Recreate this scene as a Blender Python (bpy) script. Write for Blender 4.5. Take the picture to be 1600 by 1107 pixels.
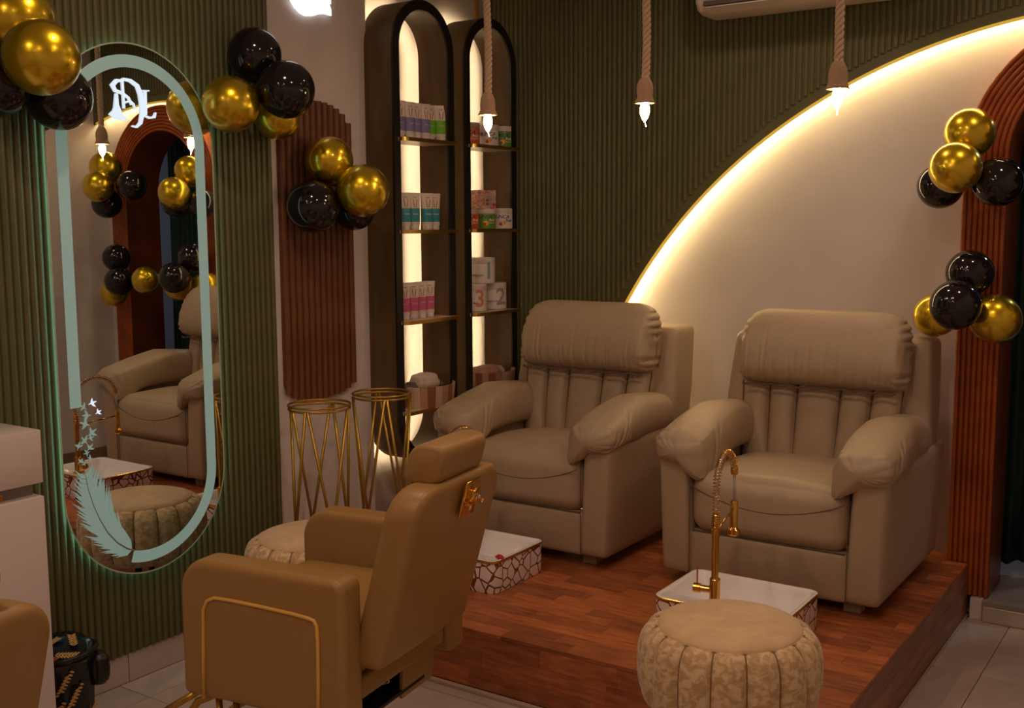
import bpy, bmesh, math, random
from mathutils import Vector, Matrix
random.seed(7)
PI=math.pi
S=bpy.context.scene
for o in list(bpy.data.objects): bpy.data.objects.remove(o)
COL=S.collection
# ------------------------------------------------------------------ camera
cam_d=bpy.data.cameras.new('camera'); cam=bpy.data.objects.new('camera',cam_d); COL.objects.link(cam); S.camera=cam
r=Vector((0.828769,0.559563,-0.005516)); u=Vector((-0.06162,0.101055,0.992971)); f=Vector((-0.556187,0.822604,-0.118231))
cam.matrix_world=Matrix(((r.x,u.x,-f.x,3.298943),(r.y,u.y,-f.y,-4.758634),(r.z,u.z,-f.z,1.65),(0,0,0,1)))
cam_d.sensor_width=36; cam_d.lens=36*1698.66/1600; cam_d.clip_start=.05
# ------------------------------------------------------------------ world, lights, exposure
W=bpy.data.worlds.new('world'); S.world=W; W.use_nodes=True
W.node_tree.nodes['Background'].inputs[0].default_value=(1,.72,.55,1); W.node_tree.nodes['Background'].inputs[1].default_value=.05
S.view_settings.view_transform='Standard'; S.view_settings.look='None'; S.view_settings.gamma=1; S.view_settings.exposure=0
S.view_settings.use_curve_mapping=False
LAMPS=[(1.0,-2.6),(1.0,-4.4),(2.3,-2.6),(2.3,-4.4),(1.65,-.75),(2.85,-.95),(1.65,-5.8),(2.85,-5.8)]
LAMP_W=6.6; LAMP_C=(1,.69,.52)
for i,(x,y) in enumerate(LAMPS):
    l=bpy.data.lights.new('downlight_lamp','AREA'); l.shape='DISK'; l.size=.13; l.energy=LAMP_W*(.55 if y>-1.5 else 1); l.color=LAMP_C; l.spread=math.radians(165)
    o=bpy.data.objects.new('downlight_lamp',l); o.location=(x,y,2.985); COL.objects.link(o)
# ------------------------------------------------------------------ helpers
def link(o,parent=None):
    COL.objects.link(o)
    if parent is not None: o.parent=parent
    return o
def mesh(name,verts,faces,mat=None,smooth=True):
    m=bpy.data.meshes.new(name); m.from_pydata([tuple(v) for v in verts],[],faces); m.update()
    if mat:
        for k in (mat if isinstance(mat,(list,tuple)) else [mat]): m.materials.append(k)
    if smooth: m.polygons.foreach_set('use_smooth',[True]*len(m.polygons))
    return m
def obj(name,me,parent=None,loc=(0,0,0),rot=(0,0,0),label=None):
    o=bpy.data.objects.new(name,me); o.location=loc; o.rotation_euler=rot
    link(o,parent)
    if label: o['label']=label
    return o
def thing(name,label,cat,loc=(0,0,0),rotz=0,group=None):
    o=bpy.data.objects.new(name,None); o.empty_display_size=.05; o.location=loc; o.rotation_euler=(0,0,rotz); link(o)
    o['label']=label; o['category']=cat
    if group: o['group']=group
    return o
def tag(o,label,cat,group=None):
    o['label']=label; o['category']=cat
    if group: o['group']=group
    return o
def struct(o): o['kind']='structure'; return o
def copy_tree(root,loc=None,rotz=None,label=None,group=None):
    r_=root.copy(); COL.objects.link(r_)
    if loc is not None: r_.location=loc
    if rotz is not None: r_.rotation_euler=(0,0,rotz)
    if label: r_['label']=label
    if group: r_['group']=group
    def rec(a,b):
        for ch in list(a.children):
            c=ch.copy(); COL.objects.link(c); c.parent=b; rec(ch,c)
    rec(root,r_)
    return r_
class MB:
    def __init__(s): s.v=[]; s.f=[]; s.m=[]
    def add(s,v,f,mi=0):
        n=len(s.v); s.v+= [tuple(a) for a in v]; s.f+=[tuple(i+n for i in a) for a in f]; s.m+=[mi]*len(f); return s
    def box(s,x0,x1,y0,y1,z0,z1,mi=0,b=0):
        if b<=0:
            v=[(x,y,z) for z in (z0,z1) for y in (y0,y1) for x in (x0,x1)]
            return s.add(v,[(0,2,3,1),(4,5,7,6),(0,1,5,4),(2,6,7,3),(0,4,6,2),(1,3,7,5)],mi)
        bm=bmesh.new(); bmesh.ops.create_cube(bm,size=1)
        for q in bm.verts: q.co=Vector(((x0+x1)/2+q.co.x*(x1-x0),(y0+y1)/2+q.co.y*(y1-y0),(z0+z1)/2+q.co.z*(z1-z0)))
        bmesh.ops.bevel(bm,geom=bm.edges[:],offset=b,segments=3 if b>.004 else 2,profile=.5,affect='EDGES')
        bm.verts.index_update(); s.add([q.co[:] for q in bm.verts],[[q.index for q in fc.verts] for fc in bm.faces],mi); bm.free(); return s
    def tube(s,pts,rad,n=10,closed=False,mi=0,cap=True,squash=1):
        pts=[Vector(p) for p in pts]; N=len(pts); rs=rad if isinstance(rad,(list,tuple)) else [rad]*N
        v=[];fc=[]; prev=None
        for i,p in enumerate(pts):
            a=pts[(i-1)%N] if (closed or i>0) else p; b=pts[(i+1)%N] if (closed or i<N-1) else p
            t=(b-a).normalized() if (b-a).length>1e-9 else Vector((0,0,1))
            if prev is None:
                q=Vector((0,0,1)) if abs(t.z)<.9 else Vector((1,0,0)); nrm=t.cross(q).normalized()
            else: nrm=(prev-t*prev.dot(t)).normalized()
            prev=nrm; bn=t.cross(nrm)
            for k in range(n):
                an=2*PI*k/n; v.append(p+nrm*math.cos(an)*rs[i]+bn*math.sin(an)*rs[i]*squash)
        for i in range(N if closed else N-1):
            j=(i+1)%N
            for k in range(n): fc.append((i*n+k,i*n+(k+1)%n,j*n+(k+1)%n,j*n+k))
        if cap and not closed: fc.append(tuple(range(n))[::-1]); fc.append(tuple((N-1)*n+k for k in range(n)))
        return s.add(v,fc,mi)
    def lathe(s,prof,n=32,c=(0,0,0),mi=0,cap=True,fn=None):
        v=[];fc=[]; M_=len(prof)
        for (rr,z) in prof:
            for k in range(n):
                a=2*PI*k/n; q=rr if fn is None else fn(rr,z,a); v.append((c[0]+q*math.cos(a),c[1]+q*math.sin(a),c[2]+z))
        for i in range(M_-1):
            for k in range(n): fc.append((i*n+k,i*n+(k+1)%n,(i+1)*n+(k+1)%n,(i+1)*n+k))
        if cap:
            if prof[0][0]>1e-6: fc.append(tuple(range(n))[::-1])
            if prof[-1][0]>1e-6: fc.append(tuple((M_-1)*n+k for k in range(n)))
        return s.add(v,fc,mi)
    def prism(s,poly,axis,a0,a1,mi=0):
        # poly: 2d points; axis = extrusion axis
        def P(p,a):
            return (a,p[0],p[1]) if axis==0 else ((p[0],a,p[1]) if axis==1 else (p[0],p[1],a))
        n=len(poly); v=[P(p,a0) for p in poly]+[P(p,a1) for p in poly]
        fc=[tuple(range(n))[::-1],tuple(range(n,2*n))]+[(i,(i+1)%n,n+(i+1)%n,n+i) for i in range(n)]
        return s.add(v,fc,mi)
    def me(s,name,mats,smooth=True,auto=None):
        m=mesh(name,s.v,s.f,mats,smooth)
        m.polygons.foreach_set('material_index',s.m)
        bm=bmesh.new(); bm.from_mesh(m); bmesh.ops.recalc_face_normals(bm,faces=bm.faces); bm.to_mesh(m); bm.free()
        if smooth and auto is not None:
            try: m.set_sharp_from_angle(angle=math.radians(auto))
            except Exception: pass
        return m
def grid_p(N):
    return [math.sin((i/N*2-1)*PI/2*.82)/math.sin(PI/2*.82) for i in range(N+1)]
def softbox(name,mat,c,half,r,N=14,bulge=(0,0,0),fn=None,N3=None):
    """rounded cushion: grid cube -> rounded box with domed faces; fn deforms each point"""
    Ns=N3 or (N,N,N); G=[grid_p(n) for n in Ns]
    idx={};v=[];fc=[]
    hx,hy,hz=half; r=min(r,hx,hy,hz)
    def vid(i,j,k):
        key=(i,j,k)
        if key in idx: return idx[key]
        p=Vector((G[0][i],G[1][j],G[2][k])); w=Vector((p.x*hx,p.y*hy,p.z*hz))
        q=Vector((max(-hx+r,min(hx-r,w.x)),max(-hy+r,min(hy-r,w.y)),max(-hz+r,min(hz-r,w.z))))
        d=w-q
        if d.length>1e-9:
            # map to sphere cap
            d=d.normalized()*r
        res=q+d
        e=lambda t:1-t*t
        res.x+=bulge[0]*p.x*e(p.y)*e(p.z) if abs(p.x)>.0 else 0
        res.y+=bulge[1]*p.y*e(p.x)*e(p.z)
        res.z+=bulge[2]*p.z*e(p.x)*e(p.y)
        if fn: res=Vector(fn(res,p))
        idx[key]=len(v); v.append(res+Vector(c)); return idx[key]
    for ax in range(3):
        a,b=[(1,2),(2,0),(0,1)][ax]
        for side in (0,Ns[ax]):
            for i in range(Ns[a]):
                for j in range(Ns[b]):
                    def K(ii,jj):
                        t=[0,0,0]; t[ax]=side; t[a]=ii; t[b]=jj; return vid(*t)
                    q=[K(i,j),K(i+1,j),K(i+1,j+1),K(i,j+1)]
                    fc.append(tuple(q if side else q[::-1]))
    return mesh(name,v,fc,mat)
def rr4(hx,hy,radii,n=9):
    p=[]
    for (sx,sy,a0),r_ in zip(((1,1,0),(-1,1,PI/2),(-1,-1,PI),(1,-1,1.5*PI)),radii):
        cx_,cy_=sx*(hx-r_),sy*(hy-r_)
        for i in range(n+1): a=a0+PI/2*i/n; p.append((cx_+r_*math.cos(a),cy_+r_*math.sin(a)))
    return p
def slab(name,mat,c,hx,hy,th,radii,r,plane='xz',puff=.004,fn=None):
    """upholstered board: rounded outline in a plane, softly rounded edges"""
    v=[];f=[];K=6; lays=[]
    for s_ in (-1,1):
        for i in range(K+1):
            a=PI/2*i/K
            ins,dep=(r*(1-math.sin(a)),th/2-r*(1-math.cos(a))) 
            lays.append((ins,-dep) if s_<0 else (r*(1-math.sin(PI/2-a)),th/2-r*(1-math.cos(PI/2-a))))
    lays=[(r*(1-math.sin(PI/2*i/K)),-(th/2-r*(1-math.cos(PI/2*i/K)))) for i in range(K+1)]
    lays=lays+[(a,-d) for a,d in reversed(lays)]
    n=0
    def add(pt,d):
        x,y=pt; q=(x,d,y) if plane=='xz' else (d,x,y)
        if fn: q=fn(*q)
        v.append((q[0]+c[0],q[1]+c[1],q[2]+c[2]))
    for ins,d in lays:
        L=rr4(hx-ins,hy-ins,[max(.004,R_-ins) for R_ in radii]); n=len(L)
        for pt in L: add(pt,d)
    M_=len(lays)
    for i in range(M_-1):
        for k in range(n): f.append((i*n+k,i*n+(k+1)%n,(i+1)*n+(k+1)%n,(i+1)*n+k))
    # domed caps: concentric shrinking rings
    for side,base,sg in ((0,0,-1),(1,(M_-1)*n,1)):
        prev=base; ins,d=lays[0 if side==0 else -1]; L=rr4(hx-ins,hy-ins,[max(.004,R_-ins) for R_ in radii])
        for q_ in (.9,.7,.4):
            st=len(v)
            for pt in L: add((pt[0]*q_,pt[1]*q_),d+sg*puff*(1-q_*q_))
            for k in range(n): f.append((prev+k,prev+(k+1)%n,st+(k+1)%n,st+k))
            prev=st
        f.append(tuple(prev+k for k in range(n)))
    return MB().add(v,f).me(name,mat)
def nz(*a):
    # cheap smooth pseudo noise
    s_=0
    for i,(t,k) in enumerate(zip(a,(1.0,1.7,2.3))): s_+=math.sin(t*k+i*1.3)+.6*math.sin(t*k*2.17+i*2.1+a[0]*.37)
    return s_/(1.6*len(a))
# ------------------------------------------------------------------ materials
MATS={}
def P(name,col,rough=.5,metal=0,**k):
    m=bpy.data.materials.new(name); m.use_nodes=True; b=m.node_tree.nodes['Principled BSDF']
    b.inputs['Base Color'].default_value=(*col,1); b.inputs['Roughness'].default_value=rough; b.inputs['Metallic'].default_value=metal
    for kk,vv in k.items():
        kk=kk.replace('_',' ')
        if kk in b.inputs: b.inputs[kk].default_value=vv
    MATS[name]=m; return m
def nd(m,t,**k):
    n=m.node_tree.nodes.new(t)
    for a,b in k.items(): setattr(n,a,b)
    return n
def lk(m,a,b): m.node_tree.links.new(a,b)
def bsdf(m): return m.node_tree.nodes['Principled BSDF']
def noisecol(m,c1,c2,scale=8,detail=4,stretch=(1,1,1),p0=.35,p1=.65,rnd=False,coord='Object',dist=0):
    tc=nd(m,'ShaderNodeTexCoord'); mp=nd(m,'ShaderNodeMapping'); mp.inputs['Scale'].default_value=stretch
    n=nd(m,'ShaderNodeTexNoise'); n.inputs['Scale'].default_value=scale; n.inputs['Detail'].default_value=detail; n.inputs['Distortion'].default_value=dist
    cr=nd(m,'ShaderNodeValToRGB'); cr.color_ramp.elements[0].position=p0; cr.color_ramp.elements[1].position=p1
    cr.color_ramp.elements[0].color=(*c1,1); cr.color_ramp.elements[1].color=(*c2,1)
    if rnd:
        oi=nd(m,'ShaderNodeObjectInfo'); mu=nd(m,'ShaderNodeVectorMath',operation='SCALE'); cb=nd(m,'ShaderNodeCombineXYZ')
        for i in range(3): lk(m,oi.outputs['Random'],cb.inputs[i])
        mu.inputs['Scale'].default_value=37.0; lk(m,cb.outputs[0],mu.inputs[0]); ad=nd(m,'ShaderNodeVectorMath',operation='ADD')
        lk(m,tc.outputs[coord],ad.inputs[0]); lk(m,mu.outputs[0],ad.inputs[1]); lk(m,ad.outputs[0],mp.inputs[0])
    else: lk(m,tc.outputs[coord],mp.inputs[0])
    lk(m,mp.outputs[0],n.inputs['Vector']); lk(m,n.outputs[0],cr.inputs[0]); lk(m,cr.outputs[0],bsdf(m).inputs['Base Color'])
    return cr,n,mp
def bump(m,scale=60,strength=.2,dist=.002,stretch=(1,1,1),detail=3):
    tc=nd(m,'ShaderNodeTexCoord'); mp=nd(m,'ShaderNodeMapping'); mp.inputs['Scale'].default_value=stretch
    n=nd(m,'ShaderNodeTexNoise'); n.inputs['Scale'].default_value=scale; n.inputs['Detail'].default_value=detail
    b=nd(m,'ShaderNodeBump'); b.inputs['Strength'].default_value=strength; b.inputs['Distance'].default_value=dist
    lk(m,tc.outputs['Object'],mp.inputs[0]); lk(m,mp.outputs[0],n.inputs['Vector']); lk(m,n.outputs[0],b.inputs['Height']); lk(m,b.outputs[0],bsdf(m).inputs['Normal'])
def rndtint(m,socket,lo=.8,hi=1.15):
    oi=nd(m,'ShaderNodeObjectInfo'); mr=nd(m,'ShaderNodeMapRange'); mr.inputs['To Min'].default_value=lo; mr.inputs['To Max'].default_value=hi
    lk(m,oi.outputs['Random'],mr.inputs['Value']); mx=nd(m,'ShaderNodeVectorMath',operation='SCALE'); lk(m,socket,mx.inputs[0]); lk(m,mr.outputs[0],mx.inputs['Scale'])
    lk(m,mx.outputs[0],bsdf(m).inputs['Base Color'])
def E_(name,col,st):
    m=P(name,(0,0,0),.5); b=bsdf(m); b.inputs['Emission Color'].default_value=(*col,1); b.inputs['Emission Strength'].default_value=st; return m
white_wall=P('white_wall',(.70,.64,.62),.6); noisecol(white_wall,(.66,.605,.585),(.72,.665,.64),3,3)
green=P('green_panel',(.115,.115,.042),.42); noisecol(green,(.105,.106,.038),(.128,.128,.047),5,3)
walnut_flute=P('brown_flute',(.15,.045,.016),.45); noisecol(walnut_flute,(.125,.040,.012),(.185,.062,.018),14,4,(4,4,.5))
archwood=P('arch_wood',(.30,.055,.014),.3); noisecol(archwood,(.31,.066,.013),(.43,.102,.021),9,4)
archshade=P('arch_wood_painted_shade',(.20,.045,.011),.35)  # same arch wood, colour darkened to paint the shade inside the opening
plank=P('laminate',(.3,.1,.04),.33)
cr,n,mp=noisecol(plank,(.29,.072,.022),(.56,.185,.062),9,6,(1,7,7),.3,.7,True); rndtint(plank,cr.outputs[0],.66,1.2)
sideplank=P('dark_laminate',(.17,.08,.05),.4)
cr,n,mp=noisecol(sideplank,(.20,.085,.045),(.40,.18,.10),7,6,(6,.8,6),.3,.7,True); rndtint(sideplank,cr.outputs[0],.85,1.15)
tile=P('floor_tile',(.5,.42,.36),.12)
cr,n,mp=noisecol(tile,(.42,.345,.29),(.60,.51,.45),2.2,7,(1,1,1),.3,.75,True,dist=1.2); rndtint(tile,cr.outputs[0],.95,1.04)
grout=P('grout',(.3,.25,.21),.8)
leather=P('beige_leather',(.43,.325,.215),.44)
def leather_bump(m):
    tc=nd(m,'ShaderNodeTexCoord'); a=nd(m,'ShaderNodeTexNoise'); a.inputs['Scale'].default_value=14; a.inputs['Detail'].default_value=3; a.inputs['Distortion'].default_value=.6
    b=nd(m,'ShaderNodeTexNoise'); b.inputs['Scale'].default_value=280
    b1=nd(m,'ShaderNodeBump'); b1.inputs['Strength'].default_value=.30; b1.inputs['Distance'].default_value=.008
    b2=nd(m,'ShaderNodeBump'); b2.inputs['Strength'].default_value=.10; b2.inputs['Distance'].default_value=.0006
    for q in (a,b): lk(m,tc.outputs['Object'],q.inputs['Vector'])
    lk(m,a.outputs[0],b1.inputs['Height']); lk(m,b.outputs[0],b2.inputs['Height']); lk(m,b1.outputs[0],b2.inputs['Normal']); lk(m,b2.outputs[0],bsdf(m).inputs['Normal'])
leather_bump(leather)
seam_m=P('seam_thread',(.15,.10,.06),.8)
tan=P('tan_leather',(.35,.197,.060),.38); bump(tan,240,.1,.0006)
gold=P('polished_gold',(.80,.50,.13),.16,1)
goldp=P('gold_paint',(.50,.31,.05),.33,.85)
goldb=P('brass_tap',(.78,.44,.10),.14,1)
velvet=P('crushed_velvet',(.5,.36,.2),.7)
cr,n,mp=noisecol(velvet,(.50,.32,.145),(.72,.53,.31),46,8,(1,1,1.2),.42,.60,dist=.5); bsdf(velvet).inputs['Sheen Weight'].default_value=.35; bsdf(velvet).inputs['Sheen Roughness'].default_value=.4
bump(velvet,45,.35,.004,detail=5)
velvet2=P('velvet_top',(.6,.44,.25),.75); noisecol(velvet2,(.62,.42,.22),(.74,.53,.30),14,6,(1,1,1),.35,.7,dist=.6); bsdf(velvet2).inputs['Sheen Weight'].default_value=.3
black=P('black_satin',(.010,.009,.009),.35)
blackm=P('black_metal',(.012,.012,.012),.4,.3)
boxwood=P('dark_box_wood',(.12,.066,.022),.42); noisecol(boxwood,(.10,.055,.018),(.14,.078,.027),6,4,(3,3,.5))
ceramic=P('white_ceramic',(.93,.90,.90),.06,Coat_Weight=.6)
balloon_gold=P('gold_balloon_foil',(.74,.52,.012),.27,.92,Coat_Weight=1.0,Coat_Roughness=.04)
balloon_black=P('black_balloon_latex',(.010,.008,.010),.10,0,Coat_Weight=.35,Coat_Roughness=.04,Specular_IOR_Level=.4)
rope_m=P('jute_rope',(.56,.40,.26),.85); bump(rope_m,400,.5,.002)
burlap=P('burlap',(.42,.27,.16),.9); bump(burlap,300,.6,.002)
bulb=E_('bulb_glow',(1,.70,.34),60)
led=E_('led_strip_warm',(1,.72,.34),52); led2=E_('led_strip_white',(1,.76,.44),38)
mirror_m=P('mirror_glass',(.76,.80,.79),.0,1)
glass_edge=P('mirror_glass_edge',(.35,.5,.42),.15,.4)
frost=P('frosted_backlit_glass',(.28,.36,.33),.6); bsdf(frost).inputs['Emission Color'].default_value=(.50,.86,.76,1); bsdf(frost).inputs['Emission Strength'].default_value=.19
frostw=E_('lit_white_etching',(.80,.90,1),.95)
halo=E_('cool_halo_strip',(.48,.95,.85),5.5)
sign_m=E_('lit_sign_letters',(1,.95,.92),1.15)
gloss_white=P('gloss_white',(.72,.64,.62),.12)
acm=P('ac_plastic',(.72,.64,.58),.35); acd=P('ac_dark',(.10,.08,.07),.5); acs=P('ac_sticker',(.12,.12,.13),.4)
curtain_m=P('green_curtain',(.006,.030,.020),.8)
greywall=P('grey_wall',(.38,.38,.42),.7)
darkwood=P('dark_room_wood',(.06,.028,.016),.5)
ceil_m=P('ceiling_white',(.7,.66,.62),.7)
stepm=P('step_stone',(.30,.26,.22),.35); noisecol(stepm,(.26,.22,.19),(.36,.31,.27),4,5)
steel=P('steel',(.6,.6,.6),.25,1)
hose=P('grey_hose',(.45,.44,.47),.35)
redp=P('red_petal',(.5,.01,.02),.5)
def PC(n,c,r=.35): return MATS.get(n) or P(n,c,r)
# crackle basin
crack=P('crackle_ceramic',(.8,.76,.73),.10)
def mk_crack():
    m=crack; tc=nd(m,'ShaderNodeTexCoord'); v=nd(m,'ShaderNodeTexVoronoi',feature='DISTANCE_TO_EDGE'); v.inputs['Scale'].default_value=22
    lk(m,tc.outputs['Object'],v.inputs['Vector']); cr=nd(m,'ShaderNodeValToRGB'); e=cr.color_ramp.elements
    cr.color_ramp.interpolation='CONSTANT'; e[0].color=(.20,.07,.025,1); e[1].position=.055; e[1].color=(.92,.86,.85,1)
    lk(m,v.outputs['Distance'],cr.inputs[0]); lk(m,cr.outputs[0],bsdf(m).inputs['Base Color'])
mk_crack()
# text -> mesh
def text_me(s,size,mat,ext=.0004,align='CENTER',shear=0,cyl=None,bold=0):
    c=bpy.data.curves.new('lettering','FONT'); c.body=s; c.size=size; c.align_x=align; c.align_y='CENTER'; c.extrude=ext; c.shear=shear; c.resolution_u=3; c.offset=bold
    o=bpy.data.objects.new('tmp',c); COL.objects.link(o); bpy.context.view_layer.update()
    m=bpy.data.meshes.new_from_object(o.evaluated_get(bpy.context.evaluated_depsgraph_get())); bpy.data.objects.remove(o)
    m.materials.clear(); m.materials.append(mat)
    if cyl and size>.015:
        bm=bmesh.new(); bm.from_mesh(m); bmesh.ops.triangulate(bm,faces=bm.faces)
        for _ in range(4 if size>.05 else 2):
            e_=[e for e in bm.edges if e.calc_length()>(.008 if size>.05 else .006)]
            if e_: bmesh.ops.subdivide_edges(bm,edges=e_,cuts=1); bmesh.ops.triangulate(bm,faces=bm.faces)
        bm.to_mesh(m); bm.free()
    # local text x->+y (world), text y->+z, normal->+x ; optional wrap round a cylinder of radius cyl
    for v in m.vertices:
        x,y,z=v.co
        if cyl: a=x/cyl; v.co=((cyl+z+.0006)*math.cos(a),(cyl+z+.0006)*math.sin(a),y)
        else: v.co=(z,x,y)
    return m
# ================================================================== ROOM
XR=3.6; YF=-7.2; ZC=3.0
CX,CZ,RL=2.864,.04,2.433       # centre and radius of the lit arc
AX,AZ,RO,RI=2.864,1.9,.55,.38  # doorway arch
XL=-.09
me=MB().box(XL-.3,XR+.2,YF-.2,.05,-.12,-.006).me('floor',grout,False); fl=struct(obj('floor',me))
tb=MB().box(-.2985,.2985,-.2985,.2985,-.02,0,b=.0012).me('tile',tile,False)
for i in range(0,7):
    for j in range(0,9):
        cx=.579-.6+.3+.6*i-.0; cy=-1.84-.3-.6*(j-3)
        cx=.3+.179+.6*(i-1)
        x0,x1=max(0.002,cx-.2985),min(XR-.002,cx+.2985); y0,y1=cy-.2985,min(.0,cy+.2985)
        if x1-x0<.03 or y1-y0<.03: continue
        if (i,j)==(99,99) : continue
        if abs((x1-x0)-.597)<1e-6 and abs((y1-y0)-.597)<1e-6: obj('tile',tb,fl,(cx,cy,0))
        else: obj('tile',MB().box(x0-cx,x1-cx,y0-cy,y1-cy,-.02,0,b=.0012).me('tile_cut',tile,False),fl,(cx,cy,0))
struct(obj('ceiling',MB().box(XL-.3,XR+.2,YF-.2,.3,ZC,ZC+.1).me('ceiling',ceil_m,False)))
# left wall: recess part behind shelves and the pillar/mirror wall standing 9 cm proud of it
wl=struct(obj('wall_left',MB().box(XL-.15,XL,-1.2,.25,0,ZC).box(XL-.15,0,YF-.2,-1.022,0,ZC).me('wall_left',white_wall,False)))
# wall right, wall front
struct(obj('wall_right',MB().box(XR,XR+.15,YF-.2,.199,0,ZC).me('wall_right',white_wall,False)))
struct(obj('wall_front',MB().box(XL-.15,XR+.15,YF-.2,YF,0,ZC).me('wall_front',white_wall,False)))
# back wall with arched doorway
def column_wall(x0,x1,n,zb,y0,y1,zt=ZC,extra=()):
    mb=MB(); xs=sorted(set([x0+(x1-x0)*i/n for i in range(n+1)]+[e for e in extra if x0<e<x1]))
    v=[];f=[]
    for x in xs:
        b=zb(x); v+=[(x,y0,b),(x,y0,zt),(x,y1,b),(x,y1,zt)]
    for i in range(len(xs)-1):
        a=4*i; b=a+4
        f+=[(a,b,b+1,a+1),(a+2,a+3,b+3,b+2),(a,a+2,b+2,b),(a+1,b+1,b+3,a+3)]
    f+=[(0,1,3,2),(len(v)-4,len(v)-2,len(v)-1,len(v)-3)]
    return mb.add(v,f)
rd=RI+.01
mbw=MB().box(XL,AX-rd,.085,.25,0,ZC).box(AX+rd,XR,.085,.25,0,ZC)
cw=column_wall(AX-rd,AX+rd,60,lambda x:AZ+math.sqrt(max(0,rd*rd-(x-AX)**2)),.085,.25); mbw.add(cw.v,cw.f)
wb=struct(obj('wall_back',mbw.me('wall_back',white_wall,False)))
# fluted green panel of the back wall, cut by the big lit arc
RP=RL
def zarc(x,rr): 
    d=rr*rr-(x-CX)**2
    return CZ+math.sqrt(d) if d>0 else .0
zb=lambda x: max(zarc(x,RP),.229) if x>CX-RP else .229
pan=column_wall(XL+.002,XR-.002,260,zb,0,.02,extra=(CX-RP,)).me('green_panel',green,False)
pb=obj('fluted_wall_panel',pan,wb,label='olive green panel above the lit arc')
PITCH=.0272
def flute_me(h,w=.022,d=.009,mat=green,axis='y'):
    prof=[(-w/2,0),(-w*.44,d*.55),(-w*.25,d*.92),(0,d),(w*.25,d*.92),(w*.44,d*.55),(w/2,0)]
    m=MB()
    if axis=='y': m.prism([(p[0],-p[1]) for p in prof],2,0,h)      # rises along z, faces -y
    else: m.prism([(p[1],p[0]) for p in prof],2,0,h)              # faces +x
    return m.me('flute',mat,True,50)
fm_full=flute_me(ZC-.24)
k=0; x=XL+.02
while x<XR-.01:
    zb_=zarc(x,RP+.05) if x>CX-RP-.049 else .235
    zb_=max(zb_,.235)
    if zb_==.235: obj('flute',fm_full,pb,(x,0,.235))
    else: obj('flute',flute_me(ZC-zb_),pb,(x,0,zb_))
    x+=PITCH
# led strip behind the panel edge and its gold trim
arc=[(CX+(RP+.020)*math.cos(a),.046,CZ+(RP+.020)*math.sin(a)) for a in [PI-.075-(PI-.075-.6)*i/120 for i in range(121)] if CX+(RP+.01)*math.cos(a)<XR-.01]
strip=tag(obj('led_strip',MB().tube(arc,.006,6).me('led_strip',led)), 'warm strip light tucked behind the curved edge of the olive panel','strip light')
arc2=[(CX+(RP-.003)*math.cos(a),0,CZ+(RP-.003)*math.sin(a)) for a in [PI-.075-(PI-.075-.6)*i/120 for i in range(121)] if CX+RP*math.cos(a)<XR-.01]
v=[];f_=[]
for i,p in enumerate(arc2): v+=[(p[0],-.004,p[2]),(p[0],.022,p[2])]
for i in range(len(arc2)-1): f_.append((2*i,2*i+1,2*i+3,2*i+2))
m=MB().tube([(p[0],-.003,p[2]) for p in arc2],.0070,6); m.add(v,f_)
obj('gold_edge',m.me('gold_edge',E_('gold_edge_painted_glow',(1,.55,.07),.62)),pb,label='thin gold edging')  # trim is no lamp: emission paints the strip light catching its edge
# ---- doorway arch of concentric ridges
ar=thing('doorway_arch','reddish brown fluted wooden arch round the curtained doorway','arch',(AX,.05,0))
def arch_path(rr,zl,zr,n=40):
    p=[(-rr,zl)]+[(-rr,zl+(AZ-zl)*t) for t in (.25,.5,.75)]
    p+=[(rr*math.cos(a),AZ+rr*math.sin(a)) for a in [PI-PI*i/n for i in range(n+1)]]
    p+=[(rr,zl+(AZ-zl)*t) for t in (.75,.5,.25)]+[(rr,zr)]
    return p
def sweep_arch(rr,prof,zl,zr,name,mat):
    """prof: (radial offset, y) points"""
    path=arch_path(rr,zl,zr); v=[];f=[]; n=len(prof)
    for i,(x,z) in enumerate(path):
        if z>=AZ-1e-6: nr=Vector((x,0,z-AZ)).normalized()
        else: nr=Vector((-1 if x<0 else 1,0,0))
        for (o,y) in prof: v.append((x+nr.x*o,y,z+nr.z*o))
    for i in range(len(path)-1):
        for k in range(n): f.append((i*n+k,i*n+(k+1)%n,(i+1)*n+(k+1)%n,(i+1)*n+k))
    f.append(tuple(range(n))); f.append(tuple((len(path)-1)*n+k for k in range(n)))
    return MB().add(v,f).me(name,mat,True,40)
ZT=.229
RB=(RO-RI)/8
for i in range(8):
    rr=RI+RB*(i+.5)
    zl=ZT+.001 if AX-rr<2.405 else .092
    w=RB*.47
    obj('ridge',sweep_arch(rr,[(-w*1.04,-.062),(-w*.86,-.069),(-w*.5,-.0735),(0,-.075),(w*.5,-.0735),(w*.86,-.069),(w*1.04,-.062)],zl,.092,'ridge',archwood),ar)
obj('arch_board',sweep_arch((RI+RO)/2,[(-(RO-RI)/2+.0095,.084),(-(RO-RI)/2+.0095,-.062),((RO-RI)/2,-.062),((RO-RI)/2,.084)],ZT+.001,.092,'arch_board',archwood),ar)
obj('reveal',sweep_arch(RI,[(0,-.07),(0,.2),(.009,.2),(.009,-.06)],.092,.092,'reveal',archshade),ar,label='inner lining of the arch, its shade painted into the wood colour')
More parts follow.
